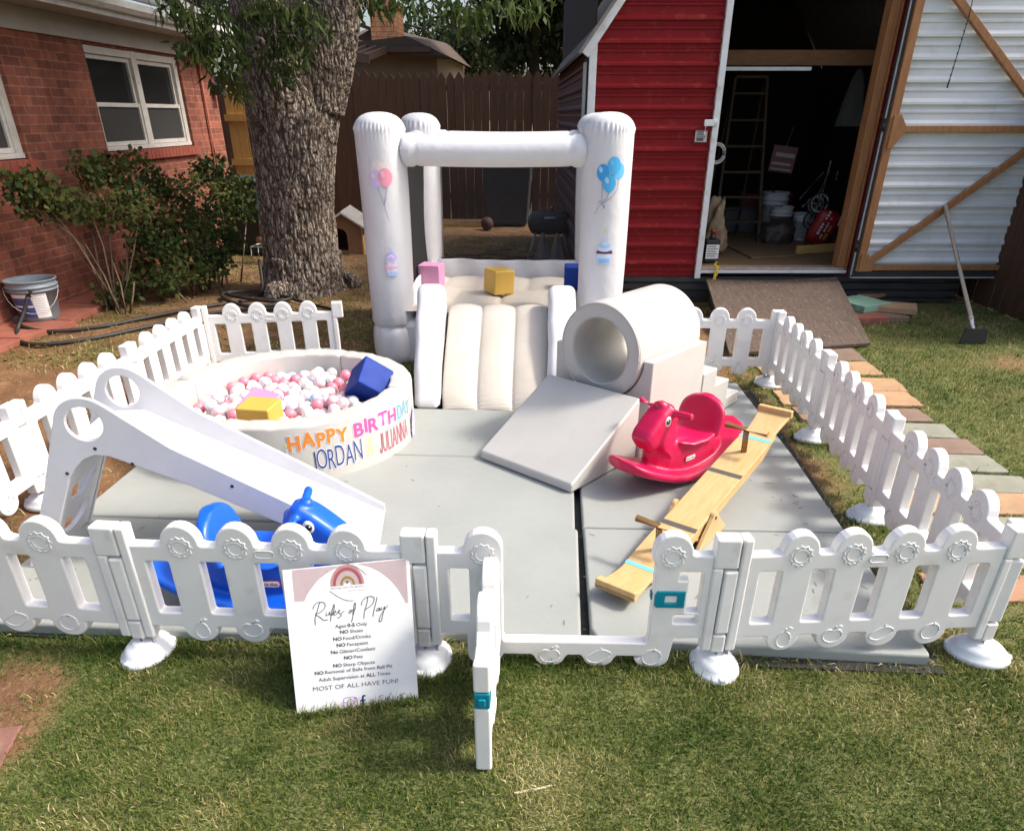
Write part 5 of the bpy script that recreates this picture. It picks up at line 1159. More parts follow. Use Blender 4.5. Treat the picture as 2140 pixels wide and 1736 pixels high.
def glyph(c_, bold):
    if c_ != 'J': return text_mesh(c_, bold)
    me_ = plate([strip(smooth_path([(0, .20, 0), (.03, .08, 0), (.12, .03, 0), (.21, .09, 0), (.245, .22, 0), (.25, .72, 0)], 4), .085+2*bold)], .0001, 0, 0)
    a_ = np.array([v.co[:2] for v in me_.vertices]); return me_, a_.min(0), a_.max(0)
def letters(s_, bold, cols, a0, a1, zb0, zb1, zt0, zt1, halo=None, skew=0, name='lettering', lbl=None, sq=0):
    mats_ = [c for c in cols]; mb = MB(); n_ = len(s_); W_ = []
    gl = [glyph(c_, bold) for c_ in s_]; ws = [g[2][0]-g[1][0] for g in gl]; gap = (.22 if len(s_) == 8 else .10)*sum(ws)/n_; gaps = [(gap*.05 if c_ in 'TY' else gap) for c_ in s_[1:]]+[0]; tot = sum(ws)+sum(gaps); x = 0
    for k, (g, w_) in enumerate(zip(gl, ws)):
        me_, lo_, hi_ = g; t0, t1 = x/tot, (x+w_)/tot; x += w_+gaps[k]; ju = (.006 if k % 2 else -.004)*(1 if sq else 0)
        f = lambda p, q_, t: p+(q_-p)*t
        if halo:
            mh, lh, hh_ = glyph(s_[k], bold+.045); dw = (hh_[0]-lh[0]-w_)/2/tot; dh = (hh_[1]-lh[1]-(hi_[1]-lo_[1]))/2/(hi_[1]-lo_[1])
            z0a, z0b, z1a, z1b = f(zb0, zb1, t0), f(zb0, zb1, t1), f(zt0, zt1, t0), f(zt0, zt1, t1)
            on_pit(mh, lh, hh_, f(a0, a1, t0-dw), f(a0, a1, t1+dw), z0a-dh*(z1a-z0a)+ju, z0b-dh*(z1a-z0a)+ju, z1a+dh*(z1a-z0a)+ju, z1b+dh*(z1a-z0a)+ju, .0012, skew); mb.mesh(mh, None, len(mats_))
        on_pit(me_, lo_, hi_, f(a0, a1, t0), f(a0, a1, t1), f(zb0, zb1, t0)+ju, f(zb0, zb1, t1)+ju, f(zt0, zt1, t0)+ju, f(zt0, zt1, t1)+ju, .0026, skew); mb.mesh(me_, None, k % len(mats_))
    o = mb.build(name, mats_+([halo] if halo else []), pit, fix=False); return o
HALO = flat('sticker_white', (.72, .70, .73), .45)
INK_O = flat('orange_vinyl', (.82, .24, .02), .45); INK_P = flat('pink_vinyl', (.82, .09, .33), .45); INK_C = flat('sky_vinyl', (.10, .47, .75), .45); INK_N = flat('navy_vinyl', (.008, .055, .26), .45); INK_Y = flat('yellow_vinyl', (.80, .70, .28), .45); INK_R = flat('rose_vinyl', (.55, .11, .20), .45)
letters('HAPPY', .032, [INK_O], -73.0, -47.6, .219, .229, .297, .299, HALO, 0, sq=1)
letters('BIRTH', .032, [INK_P], -45.0, -19.4, .230, .229, .303, .303, HALO, 0, sq=1)
letters('DAY', .018, [INK_C], -17.8, -5.0, .226, .212, .304, .290, HALO, 0, sq=1)
letters('JORDAN', -.008, [INK_N], -64.8, -42.0,   .100, .100, .203, .208, HALO, 0, sq=1)
letters('&', .0, [INK_Y], -39.3, -35.6, .10, .10, .21, .21, HALO, 0)
letters('JULIANNA', -.006, [INK_R], -32.2, -9.2, .093, .093, .20, .20, None, 0)
PASTEL = [flat('pastel_lilac', (.56, .47, .80)), flat('pastel_pink', (.78, .47, .60)), flat('pastel_blue', (.40, .55, .84)), flat('pale_lilac', (.74, .68, .86)), flat('candle_yellow', (.80, .68, .25)), flat('pastel_cream', (.80, .69, .66)), flat('maroon_ink', (.17, .022, .05))]
def decal(par, name, shapes, mp, mats_, emax=.018):
    """shapes: (material index, outline[(x,y)..]) in decal units; mp maps x,y,layer -> point"""
    mb = MB()
    for k, (mi, pts) in enumerate(shapes):
        me_ = plate([pts], .0001, 0.0, 0)
        bm = bmesh.new(); bm.from_mesh(me_); bmesh.ops.delete(bm, geom=[f for f in bm.faces if f.normal.z < .5], context='FACES'); bmesh.ops.triangulate(bm, faces=bm.faces)
        for q_ in range(3):
            le = [e for e in bm.edges if abs(e.verts[0].co.x-e.verts[1].co.x) > emax]
            if le: bmesh.ops.subdivide_edges(bm, edges=le, cuts=1, use_grid_fill=False); bmesh.ops.triangulate(bm, faces=bm.faces)
        bm.to_mesh(me_); bm.free()
        for v in me_.vertices: v.co = mp(v.co.x, v.co.y, k)
        mb.mesh(me_, None, mi)
    return mb.build(name, mats_, par, fix=False)
def ell(cx, cy_, rx, ry, n=22, a=0):
    return [(cx+rx*math.cos(t)*math.cos(a)-ry*math.sin(t)*math.sin(a), cy_+rx*math.cos(t)*math.sin(a)+ry*math.sin(t)*math.cos(a)) for t in np.linspace(0, 2*math.pi, n, endpoint=False)]
# little cake shapes at both ends of the banner (x: -1..1, y: 0..1)
cake = [(3, rrect(-.62, .05, .62, .50, .12, 3)), (2, rrect(-.5, .02, .55, .16, .06, 3)), (1, strip([(-.85, .30), (-.4, .26), (0, .30), (.4, .28), (.62, .30)], .07)), (1, ell(-.55, .29, .2, .09, 14)), (1, ell(-.05, .29, .17, .08, 14)), (5, strip([(-.6, .5), (-.3, .46), (0, .52), (.3, .46), (.6, .5)], .06)), (0, ell(-.02, .60, .62, .13)), (0, ell(.02, .70, .42, .10)), (3, strip([(-.4, .62), (-.05, .68), (.3, .62)], .05)), (0, strip([(-.5, .56), (-.1, .60), (.4, .55)], .04)), (2, strip([(-.08, .74), (-.06, .95)], .12)), (2, strip([(.14, .74), (.12, .9)], .10)), (4, ell(-.06, 1.0, .05, .04, 8))]
decal(pit, 'cake_decal', cake, lambda x, y, k: Vector(((PR+.0028+.0003*k)*math.cos(math.radians(1.5+x*5.5)), (PR+.0028+.0003*k)*math.sin(math.radians(1.5+x*5.5)), .035+.20*y-.05)), PASTEL, .3)
decal(pit, 'cake_decal', [(2, rrect(-.7, .0, .7, .35, .1, 3)), (3, ell(0, .42, .75, .16)), (2, ell(0, .55, .5, .12)), (3, strip([(-.05, .62), (-.05, .85)], .16)), (4, ell(-.05, .93, .08, .06, 10))], lambda x, y, k: Vector(((PR+.0028+.0003*k)*math.cos(math.radians(-73.5+x*4.5)), (PR+.0028+.0003*k)*math.sin(math.radians(-73.5+x*4.5)), .055+.21*y-.05)), PASTEL, .3)
# balls
BR_ = .0328
BM = [('white plastic ball among the balls in the pit', flat('ball_white', (.80, .79, .82), .35), 'white balls in the ball pit'), ('coral pink plastic ball among the balls in the pit', flat('ball_pink', (.80, .24, .31), .35), 'coral pink balls in the ball pit'), ('pale pink plastic ball among the balls in the pit', flat('ball_pale', (.80, .55, .58), .35), 'pale pink balls in the ball pit'), ('pale blue plastic ball among the balls in the pit', flat('ball_blue', (.42, .55, .80), .35), 'pale blue balls in the ball pit')]
m, nt, b = _mk('ball_clear'); b.inputs['Base Color'].default_value = (.86, .80, .79, 1); b.inputs['Roughness'].default_value = .12; b.inputs['Alpha'].default_value = .55; b.inputs['Specular IOR Level'].default_value = .7
BM.append(('see-through plastic ball among the balls in the pit', m, 'see-through balls in the ball pit'))
proto = []
for lb, mt, grp in BM:
    q_ = MB(); q_.sphere((0, 0, 0), BR_, 10); o = q_.build('ball', mt); tag(o, lb, 'ball', grp); proto.append([o, False])
CUBES = []   # filled below: centres to keep balls out of
cubes_pit = [((-1.03, 3.80, .255), .16, (.75, .55, .35), 0), ((-1.475, 3.31, .24), .16, (.03, .0, .04), 1), ((-1.56, 3.54, .19), .16, (.25, -.15, .15), 2)]
rb_ = np.random.default_rng(17); keep = []
for trial in range(26000):
    rr_ = (PRI-.036)*math.sqrt(rb_.random()); t = rb_.uniform(0, 2*math.pi); lay = 1 if trial < 9000 else 0
    x, y = rr_*math.cos(t), rr_*math.sin(t)
    if lay and rb_.random() < .55: continue
    w = Vector((x+PC.x, y+PC.y, (.236 if lay else .196)+rb_.normal(0, .010)+.012*(fbm(x*5, y*5, 0, 4, 2)-.5)))
    if any((w-Vector(c)).length < s_*.5+.024 for c, s_, _, _ in cubes_pit): continue
    if all((w-k).length > .0610 for k in keep): keep.append(w)
    if len(keep) >= 300: break
for w in keep:
    pn = fbm(w.x*6, w.y*6, 0, 77, 2); u_ = rb_.random()
    k = 1 if u_ < .19+.5*(pn-.5) else (0 if u_ < .68 else (2 if u_ < .83 else (4 if u_ < .965 else 3)))
    o = proto[k][0] if not proto[k][1] else dup(proto[k][0]); proto[k][1] = True; o.location = w; o.rotation_euler = (rb_.random()*6, rb_.random()*6, 0)
# foam cubes
M_CY = mat('mustard_vinyl', (.62, .39, .075), (.56, .34, .06), 6, .5, bumps=(60, .1, .003)); M_CP = mat('pink_vinyl_foam', (.58, .26, .44), (.52, .22, .39), 6, .5, bumps=(60, .1, .003)); M_CB = mat('navy_vinyl_foam', (.009, .040, .27), (.007, .032, .22), 6, .6, bumps=(60, .1, .003), spec=.22)
def cube(loc, s_, rot, mt, lb):
    q_ = MB(); q_.box((-s_/2,)*3, (s_/2,)*3); o = q_.build('foam_cube', mt, None, .010, 3, loc=loc); o.rotation_euler = rot; tag(o, lb, 'foam cube', 'coloured foam cubes'); return o
cube((-1.04, 3.79, .305), .18, (.75, .62, .35), M_CB, 'navy blue foam cube tipped on its corner in the ball pit')
cube((-1.475, 3.30, .272), .17, (.02, .03, -.05), M_CY, 'mustard yellow foam cube upright in the ball pit')
cube((-1.56, 3.53, .222), .17, (.34, .16, -.25), M_CP, 'pink foam cube half sunk in the balls behind the yellow one')

# =================================================================== WHITE SLIDE
sd_u = Vector((-.99, -.14, 0)).normalized(); 
sl_o = thing('slide', 'white painted wooden toddler slide with round hand holes', 'slide', (-.70, 2.44, .05), math.atan2(sd_u.y, sd_u.x))
# local x = uphill, local -y = far side (rotation flips), so far side is at y = -w
SWD = .35
def sprof():
    top = [(0.0, .015), (.0, .03), (.714, .496)]
    P = [(.02, .0), (.0, .02), (.0, .035), (.714, .490), (.86, .605)]+arc(.99, .585, .105, 118, 20, 9)[:1]
    P = [(.03, .0), (.0, .0), (.0, .035), (.35, .262), (.714, .490), (.905, .655)]+arc(.985, .580, .108, 132, 25, 10)+[(1.205, .33), (1.36, .0), (1.278, .0), (1.175, .22), (1.10, .375), (1.071, .414), (1.03, .452), (.982, .470), (.933, .462), (.718, .358), (.383, .165)]
    return P
hole = ell(.988, .590, .064, .064, 28)
for k, y in enumerate((0, -SWD)):
    q_ = MB(); q_.mesh(plate([sprof(), hole], .018, .0035, 2), Matrix.Translation((0, y, 0)) @ XZ); pn_ = q_.build('side_panel', M_PAINTW, sl_o)
    sc_ = MB()
    for (x, z) in [(.975, .445+.05), (1.10, .40), (.86, .43), (.52, .325), (1.27, .085)]:
        s_ = 1 if k == 0 else -1; sc_.tube([(x, y+s_*.0085, z), (x, y+s_*.0098, z)], .007, 10)
    sc_.build('screw', M_BRASS, pn_)
q_ = MB(); a = [(0.0, .004), (.925, .512), (1.07, .512), (1.07, .497), (.928, .497), (.015, -.004+.004)]
q_.prism(a, 'y', -.0095, -SWD+.0095); q_.build('slide_bed', M_PAINTW, sl_o)
lad = MB(); A, Bq = Vector((1.075, 0, .46)), Vector((1.285, 0, .02))
# climbing board: plate with two half-moon holes, set between the panels at the back
Lb = (A-Bq).length; ex = Vector((0, -1, 0)); ey = (A-Bq).normalized(); ez = ex.cross(ey)
me_ = plate([rrect(.012, 0, SWD-.012, Lb, .004, 1), arc(.175, .30, .11, 180, 360, 12, ry=.07)+[(.285, .32), (.065, .32)], arc(.175, .14, .11, 180, 360, 12, ry=.07)+[(.285, .16), (.065, .16)]], .018, .003, 1)
Mx = Matrix(((ex.x, ey.x, ez.x, Bq.x), (ex.y, ey.y, ez.y, Bq.y), (ex.z, ey.z, ez.z, Bq.z), (0, 0, 0, 1))); lad.mesh(me_, Mx); lad.build('climbing_board', M_PAINTW, sl_o)

# =================================================================== ROCKING HORSES
def horse_mesh():
    mb = MB(); n = 26
    def zc(x): return .92*x*x if abs(x) < .2 else .0368+.368*(abs(x)-.2)+.25*(abs(x)-.2)**2
    def hw(x):
        t = x/.43; return .152*(1-.28*abs(t)**2.6)*(max(0, 1-abs(t)**14))**.5+.001
    def rk(i, j):   # rocker: closed section around each station
        x = -.43+.86*j; w = hw(x); t = 2*math.pi*i; c, s_ = math.cos(t), math.sin(t)
        return Vector((x, w*math.copysign(abs(c)**.45, c), zc(x)+.030+.028*math.copysign(abs(s_)**.6, s_)))
    mb.grid(rk, 28, 40, closeu=True); NV = len(mb.v)
    f = [tuple(range(28)), tuple(range(39*28+27, 39*28-1, -1))]; mb.f += f; mb.m += [0, 0]; mb.sm += [True]*2
    def loft(st, nn=24, ex=.6):
        # st: (x, z centre, half width, half height, tilt)  sections in the plane tilted about y
        vs = []
        for (x, z, w, h, ti) in st:
            for k in range(nn):
                t = 2*math.pi*k/nn; c, s_ = math.cos(t), math.sin(t); yy = w*math.copysign(abs(c)**ex, c); hh_ = h*math.copysign(abs(s_)**ex, s_)
                vs.append((x-hh_*math.sin(ti), yy, z+hh_*math.cos(ti)))
        k = len(st); fs = [(i*nn+j, i*nn+(j+1) % nn, (i+1)*nn+(j+1) % nn, (i+1)*nn+j) for i in range(k-1) for j in range(nn)]
        fs += [tuple(reversed(range(nn))), tuple((k-1)*nn+j for j in range(nn))]; mb._add(vs, fs, 0, True)
    # barrel of the body from tail to chest
    loft([(-.33, .14, .05, .05, 0), (-.28, .14, .09, .085, 0), (-.20, .13, .105, .11, 0), (-.05, .12, .105, .115, 0), (.10, .13, .10, .13, 0), (.20, .14, .085, .14, 0), (.27, .13, .055, .11, 0), (.31, .11, .02, .06, 0)])
    # seat slab with overhanging rim
    loft([(-.17, .232, .05, .012, 0), (-.16, .232, .13, .016, 0), (-.06, .222, .145, .016, 0), (.06, .222, .135, .016, 0), (.13, .235, .10, .016, 0), (.15, .24, .05, .012, 0)])
    # rounded seat back, leaning
    bl_ = []
    for k in range(15):
        t = k/14; z = .22+.203*t; w = .143*(1-(max(0, t-.45)/.56)**2.4)**.5 if t < .999 else .03; bl_.append((-.155-.075*t, z, max(w, .03), .030, 0))
    nn = 20; vs = []
    for (x, z, w, th, _) in bl_:
        for k in range(nn):
            t = 2*math.pi*k/nn; c, s_ = math.cos(t), math.sin(t); vs.append((x+th*math.copysign(abs(s_)**.7, s_), w*math.copysign(abs(c)**.5, c), z))
    fs = [(i*nn+j, i*nn+(j+1) % nn, (i+1)*nn+(j+1) % nn, (i+1)*nn+j) for i in range(14) for j in range(nn)]+[tuple(reversed(range(nn))), tuple(14*nn+j for j in range(nn))]; mb._add(vs, fs, 0, True)
    # tail bump behind the seat back
    mb.tube([(-.21, 0, .34), (-.255, 0, .32), (-.285, 0, .27), (-.30, 0, .20)], [.03, .042, .04, .03], 12)
    mb.tube([(-.30, 0, .20), (-.34, 0, .15)], [.035, .03], 12)
    # neck then head
    loft([(.20, .17, .09, .10, -.9), (.205, .24, .080, .098, -1.1), (.205, .31, .070, .092, -1.2), (.205, .37, .064, .085, -1.3)])
    loft([(.130, .420, .038, .045, -.60), (.155, .404, .062, .076, -.60), (.21, .366, .069, .082, -.62), (.27, .322, .069, .078, -.64), (.322, .284, .067, .070, -.66), (.350, .263, .061, .060, -.66), (.364, .253, .046, .044, -.66)], ex=.5)
    mb.sphere((.212, 0, .458), .030, 8, 0, (1.1, 1, .75))
    for k in range(4): mb.sphere((.128-.012*k+.012*(k > 2), 0, .40-.045*k), .026, 8, 0, (.8, 1.3, 1))
    mb.tube([(.168, -.168, .425), (.180, -.06, .420), (.180, .06, .420), (.168, .168, .425)], .0205, 12)
    mb.v = mb.v[:NV]+[((x*.80 if x > 0 else x*.78), y*.92, .05+(z-.05)*.83) for x, y, z in mb.v[NV:]]
    return remeshed(mb, .0056, 4, .5)
hm = horse_mesh()
def horse(label, loc, rz, mt, pitch=0):
    o = thing('rocking_horse', label, 'rocking horse', loc, rz); o.rotation_euler.y = pitch
    me_ = hm.copy(); obj_from(me_, 'body', mt, o)
    for s_ in (-1, 1):
        q_ = MB(); rotm = Matrix.Translation((.255, s_*.0605, .385)) @ Matrix.Rotation(-s_*math.pi/2*-1, 4, 'X')
        q_.lathe([(.001, .0), (.024, .0), (.0235, .003), (.001, .0035)], n=24, M=Matrix.Translation((.186, s_*.0612, .326)) @ Matrix.Rotation(-s_*math.pi/2, 4, 'X') @ Matrix.Diagonal((.85, 1.05, 1, 1))); ey_ = q_.build('eye', M_WHITE, o)
        q_ = MB(); q_.lathe([(.001, .0), (.0125, .0), (.012, .002), (.001, .0022)], n=20, M=Matrix.Translation((.188, s_*.0645, .326)) @ Matrix.Rotation(-s_*math.pi/2, 4, 'X')); q_.build('pupil', M_DARK, ey_)
        q_ = MB(); q_.sphere((.192, s_*.0667, .331), .003, 6); q_.build('glint', M_WHITE, ey_)
        bd = MB(); me_ = plate([rrect(-.038, -.0145, .038, .0145, .012, 4)], .002, .0005, 1); Mb = Matrix.Translation((.03, s_*.0975, .115)) @ (XZ if s_ < 0 else XZ @ Matrix.Rotation(math.pi, 4, 'Y'))
        bd.mesh(me_, Mb, 0); me_ = plate([rrect(-.0345, -.011, .0345, .011, .0095, 4)], .002, .0005, 1); bd.mesh(me_, Matrix.Translation((0, s_*.0009, 0)) @ Mb, 1)
        tmm, lo_, hi_ = text_mesh('little tikes', .012)
        for v in tmm.vertices: v.co = ((v.co.x-lo_[0])/(hi_[0]-lo_[0])*.058-.029, (v.co.y-lo_[1])/(hi_[1]-lo_[1])*.013-.0065, 0)
        bd.mesh(tmm, Matrix.Translation((0, s_*.0022, 0)) @ Mb, 2); bd.build('badge', [flat('badge_rim%d%s' % (s_, mt.name), (.6, .02, .05)), M_WHITE, M_DARK], o)
    return o
horse('bright blue plastic rocking horse behind the front fence panel', (-1.015, 2.12, .052), .04, M_BLUE)
horse('crimson pink plastic rocking horse beside the foam ramp', (.61, 3.29, .052), math.radians(180+43), M_CRIM, 0)

# =================================================================== RULES SIGN
bl_, br_ = Vector((-.762, 1.584, .0)), Vector((-.40, 1.663, .0)); tl_ = Vector((-.825, 1.745, .41))
SU = br_-bl_; SV = tl_-bl_; SV = SV-SU*(SV.dot(SU)/SU.dot(SU))*.6; SN = SU.cross(SV).normalized(); SNF = SN if SN.y < 0 else -SN
Ex = SU.normalized(); Ey = SNF.cross(Ex) if (SNF.cross(Ex)).z > 0 else -SNF.cross(Ex); SWI, SHI = SU.length, SV.length*1.02
sg = thing('rules_sign', 'white foam board sign of play rules leaning on the front fence panel', 'sign', bl_)
sgm = Matrix(((Ex.x, Ey.x, SNF.x, bl_.x), (Ex.y, Ey.y, SNF.y, bl_.y), (Ex.z, Ey.z, SNF.z, bl_.z), (0, 0, 0, 1)))
sg.matrix_world = sgm
M_BOARD = mat('foam_board', (.80, .80, .80), (.75, .75, .75), 9, .5, bumps=(40, .06, .002), dirt=((.52, .50, .47), 13, .35))
q_ = MB(); q_.mesh(plate([[(0, 0), (SWI, 0), (SWI*1.01, SHI), (-.003, SHI*.985)]], .008, .001, 1)); q_.build('board', M_BOARD, sg)
def sg2(u, v, z=.0046): return Vector((u*SWI, v*SHI, z))
def sign_part(name, polys, mt, z=.0046):
    mb = MB()
    for lp in polys:
        lps = lp if isinstance(lp[0][0], (list, tuple)) else [lp]
        me_ = plate(lps, .0001, 0, 0)
        for v in me_.vertices: v.co = sg2(v.co.x, v.co.y, z)
        mb.mesh(me_)
    return mb.build(name, mt, sg, fix=False)
INK = flat('grey_ink', (.085, .085, .095), .6); SPINK = mat('sign_pink', (.82, .69, .705), (.79, .655, .67), 14, .5, dirt=((.80, .74, .74), 22, .5))
asp = SWI/SHI
archL = [(.068, .985)]+[(.068, .77)]+[(.54-.475*math.cos(t), .50+.49*math.sin(t)) for t in np.linspace(math.asin(.55), math.pi/2, 14)][:-1]+[(.50, .9895)]
archR = [(.60, .992)]+[(.54+.455*math.cos(t), .50+.49*math.sin(t)) for t in np.linspace(math.pi/2-.12, math.asin(.40), 14)]+[(.978, .70), (.985, .998)]
sign_part('pink_corner', [archL, archR], SPINK)
RC, RV = .498, .853
def band(r0, r1, mt):
    f = lambda r_, t: (RC+r_*math.cos(t), RV+r_*1.03*math.sin(t))
    T = np.linspace(0, math.pi, 22); return sign_part('rainbow', [[f(r1, t) for t in T]+[f(r0, t) for t in T[::-1]]], mt, .0049)
band(.117, .136, flat('rb_pink', (.76, .46, .46))); band(.094, .117, flat('rb_rose', (.62, .18, .22))); band(.060, .094, flat('rb_pale', (.80, .68, .70))); band(.043, .059, flat('rb_ochre', (.62, .36, .06))); band(.028, .042, flat('rb_mint', (.62, .70, .68)))
sign_part('heart', [[(RC, .860), (RC-.014, .874), (RC-.013, .882), (RC-.006, .885), (RC, .880), (RC+.006, .885), (RC+.013, .882), (RC+.014, .874)]], flat('heart_rose', (.62, .2, .22)), .0049)
th = np.linspace(0, 1, 10)
sign_part('logo_line', [strip([(.465+.19*t, 1.0-.005*t-.085*t**2.2) for t in th], .004), strip([(.351+.185*t, .822-.078*math.sin(t*1.75)) for t in th], .004)], INK)
def sign_text(runs, u0, u1, v, h, z=.0048, mt=INK, shear=0):
    """runs: list of (text, bold)"""
    G = [text_mesh(t, b_, shear) for t, b_ in runs]; W_ = [g[2][0]-g[1][0] for g in G]; gap = .26; tot = sum(W_)+gap*(len(W_)-1); x = 0; mb = MB()
    up = max(max(g[2][1] for g in G), .01); s_ = (u1-u0)/tot
    for (me_, lo_, hi_), w_ in zip(G, W_):
        for q in me_.vertices: q.co = sg2(u0+(x+q.co.x-lo_[0])*s_, v+q.co.y*h/.7, z)
        x += w_+gap; mb.mesh(me_)
    return mb.build('lettering', mt, sg, fix=False)
B1, B0 = .034, .006
sign_text([('Bouncing Over The Rainbow', -.006)], .363, .633, .833, .012, shear=.35); sign_text([('SOFT PLAY RENTALS', -.008)], .497, .649, .809, .007)
H1 = .0235
sign_text([('Ages', B0), ('0-5', B1), ('Only', B0)], .368, .630, .567, H1)
for a, c, v, t in [(.404, .589, .525, 'Shoes'), (.344, .650, .480, 'Food/Drinks'), (.367, .625, .436, 'Facepaint')]: sign_text([('NO', B1), (t, B0)], a, c, v, H1)
sign_text([('No', B1), ('Glitter/Confetti', B0)], .316, .676, .391, H1)
for a, c, v, t in [(.418, .570, .345, 'Pets'), (.325, .664, .297, 'Sharp Objects'), (.172, .805, .257, 'Removal of Balls from Ball Pit')]: sign_text([('NO', B1), (t, B0)], a, c, v, H1)
sign_text([('Adult Supervision at', B0), ('ALL', B1), ('Times', B0)], .199, .784, .209, H1)
sign_text([('MOST OF ALL HAVE FUN!', -.004)], .147, .843, .146, .030)
STR = [[(0.215, 0.601), (0.217, 0.646), (0.241, 0.7), (0.26, 0.74), (0.268, 0.753)], [(0.205, 0.709), (0.22, 0.736), (0.25, 0.751), (0.286, 0.753), (0.306, 0.736), (0.298, 0.709), (0.262, 0.684), (0.222, 0.673), (0.249, 0.657), (0.284, 0.63), (0.315, 0.63)],
 [(0.312, 0.68), (0.305, 0.663), (0.316, 0.658), (0.331, 0.672), (0.339, 0.684), (0.333, 0.661), (0.346, 0.667)], [(0.337, 0.617), (0.35, 0.67), (0.377, 0.731), (0.376, 0.703), (0.357, 0.663), (0.352, 0.656)], [(0.361, 0.662), (0.387, 0.678), (0.381, 0.685), (0.368, 0.669), (0.375, 0.656), (0.397, 0.667)],
 [(0.397, 0.667), (0.408, 0.683), (0.421, 0.689), (0.41, 0.672), (0.427, 0.654), (0.412, 0.637), (0.396, 0.639)], [(0.428, 0.664), (0.455, 0.679)], [(0.503, 0.683), (0.489, 0.666), (0.5, 0.662), (0.514, 0.675), (0.504, 0.685)],
 [(0.505, 0.598), (0.519, 0.636), (0.547, 0.704), (0.547, 0.728), (0.538, 0.718), (0.524, 0.664), (0.518, 0.65)], [(0.5, 0.665), (0.523, 0.681), (0.548, 0.686)], [(0.606, 0.615), (0.615, 0.656), (0.643, 0.724), (0.652, 0.759)],
 [(0.596, 0.707), (0.604, 0.734), (0.641, 0.759), (0.681, 0.763), (0.703, 0.748), (0.689, 0.714), (0.653, 0.689), (0.618, 0.677)], [(0.68, 0.623), (0.693, 0.664), (0.72, 0.732), (0.727, 0.756)], [(0.739, 0.678), (0.723, 0.676), (0.713, 0.663), (0.724, 0.66), (0.743, 0.678), (0.736, 0.661), (0.75, 0.667)],
 [(0.756, 0.684), (0.752, 0.667), (0.766, 0.669), (0.785, 0.685), (0.765, 0.638), (0.744, 0.586), (0.729, 0.595), (0.748, 0.632), (0.787, 0.671), (0.81, 0.69)]]
mb = MB()
for s_ in STR:
    P = smooth_path([(a, c, 0) for a, c in s_], 5); mb.tube([sg2(p.x, p.y, .0046) for p in P], .0011, 5)
mb.build('script_title', INK, sg)
mb = MB()
FS = [[(.665, .008), (.672, .04), (.690, .066)], [(.668, .058), (.69, .07), (.712, .068)], [(.672, .038), (.690, .04)], [(.70, .025), (.708, .034), (.712, .024), (.703, .02)], [(.717, .02), (.732, .06), (.722, .022), (.73, .02)], [(.735, .02), (.75, .062), (.742, .022), (.75, .024)], [(.755, .034), (.762, .024), (.768, .036), (.763, .022)], [(.776, .034), (.782, .024), (.79, .036), (.80, .026)], [(.803, .0), (.815, .03), (.832, .055), (.825, .03), (.82, .01), (.842, .02)], [(.845, .058), (.87, .066), (.90, .066)], [(.862, .062), (.852, .03), (.848, .015)], [(.868, .034), (.862, .026), (.872, .03), (.873, .022)], [(.885, .034), (.878, .026), (.888, .032), (.884, .0), (.876, .008)], [(.905, .034), (.908, .026), (.918, .036), (.92, .028)], [(.93, .038), (.925, .03), (.933, .027), (.922, .023)]]
for s_ in FS: mb.tube([sg2(p.x, p.y-.002, .0046) for p in smooth_path([(a, c, 0) for a, c in s_], 4)], .0006, 4)
mb.build('script_line', INK, sg)
sign_text([('@bouncingovertherainbow', -.012)], .59, .82, .008, .010)
IGC = flat('lilac_ink', (.42, .18, .50)); mb = MB()
for P, cl in ((rrect(.384, .006, .496, .078, .022, 4), True), (ell(.44, .040, .027, .024, 20), True), (ell(.478, .064, .006, .005, 8), True)):
    mb.tube([sg2(a, c, .0046) for a, c in P], .0009, 4, closed=True)
mb.tube([sg2(.384, .044, .0046), sg2(.413, .044, .0046)], .0008, 4); mb.tube([sg2(.467, .044, .0046), sg2(.496, .044, .0046)], .0008, 4)
mb.build('camera_icon', IGC, sg)
sign_part('letter_icon', [[(.533, .006), (.533, .042), (.521, .042), (.521, .053), (.533, .053), (.533, .066), (.538, .079), (.548, .085), (.566, .084), (.566, .073), (.555, .073), (.549, .067), (.549, .053), (.565, .053), (.562, .042), (.549, .042), (.549, .006)]], flat('social_blue', (.012, .06, .36)), .0048)

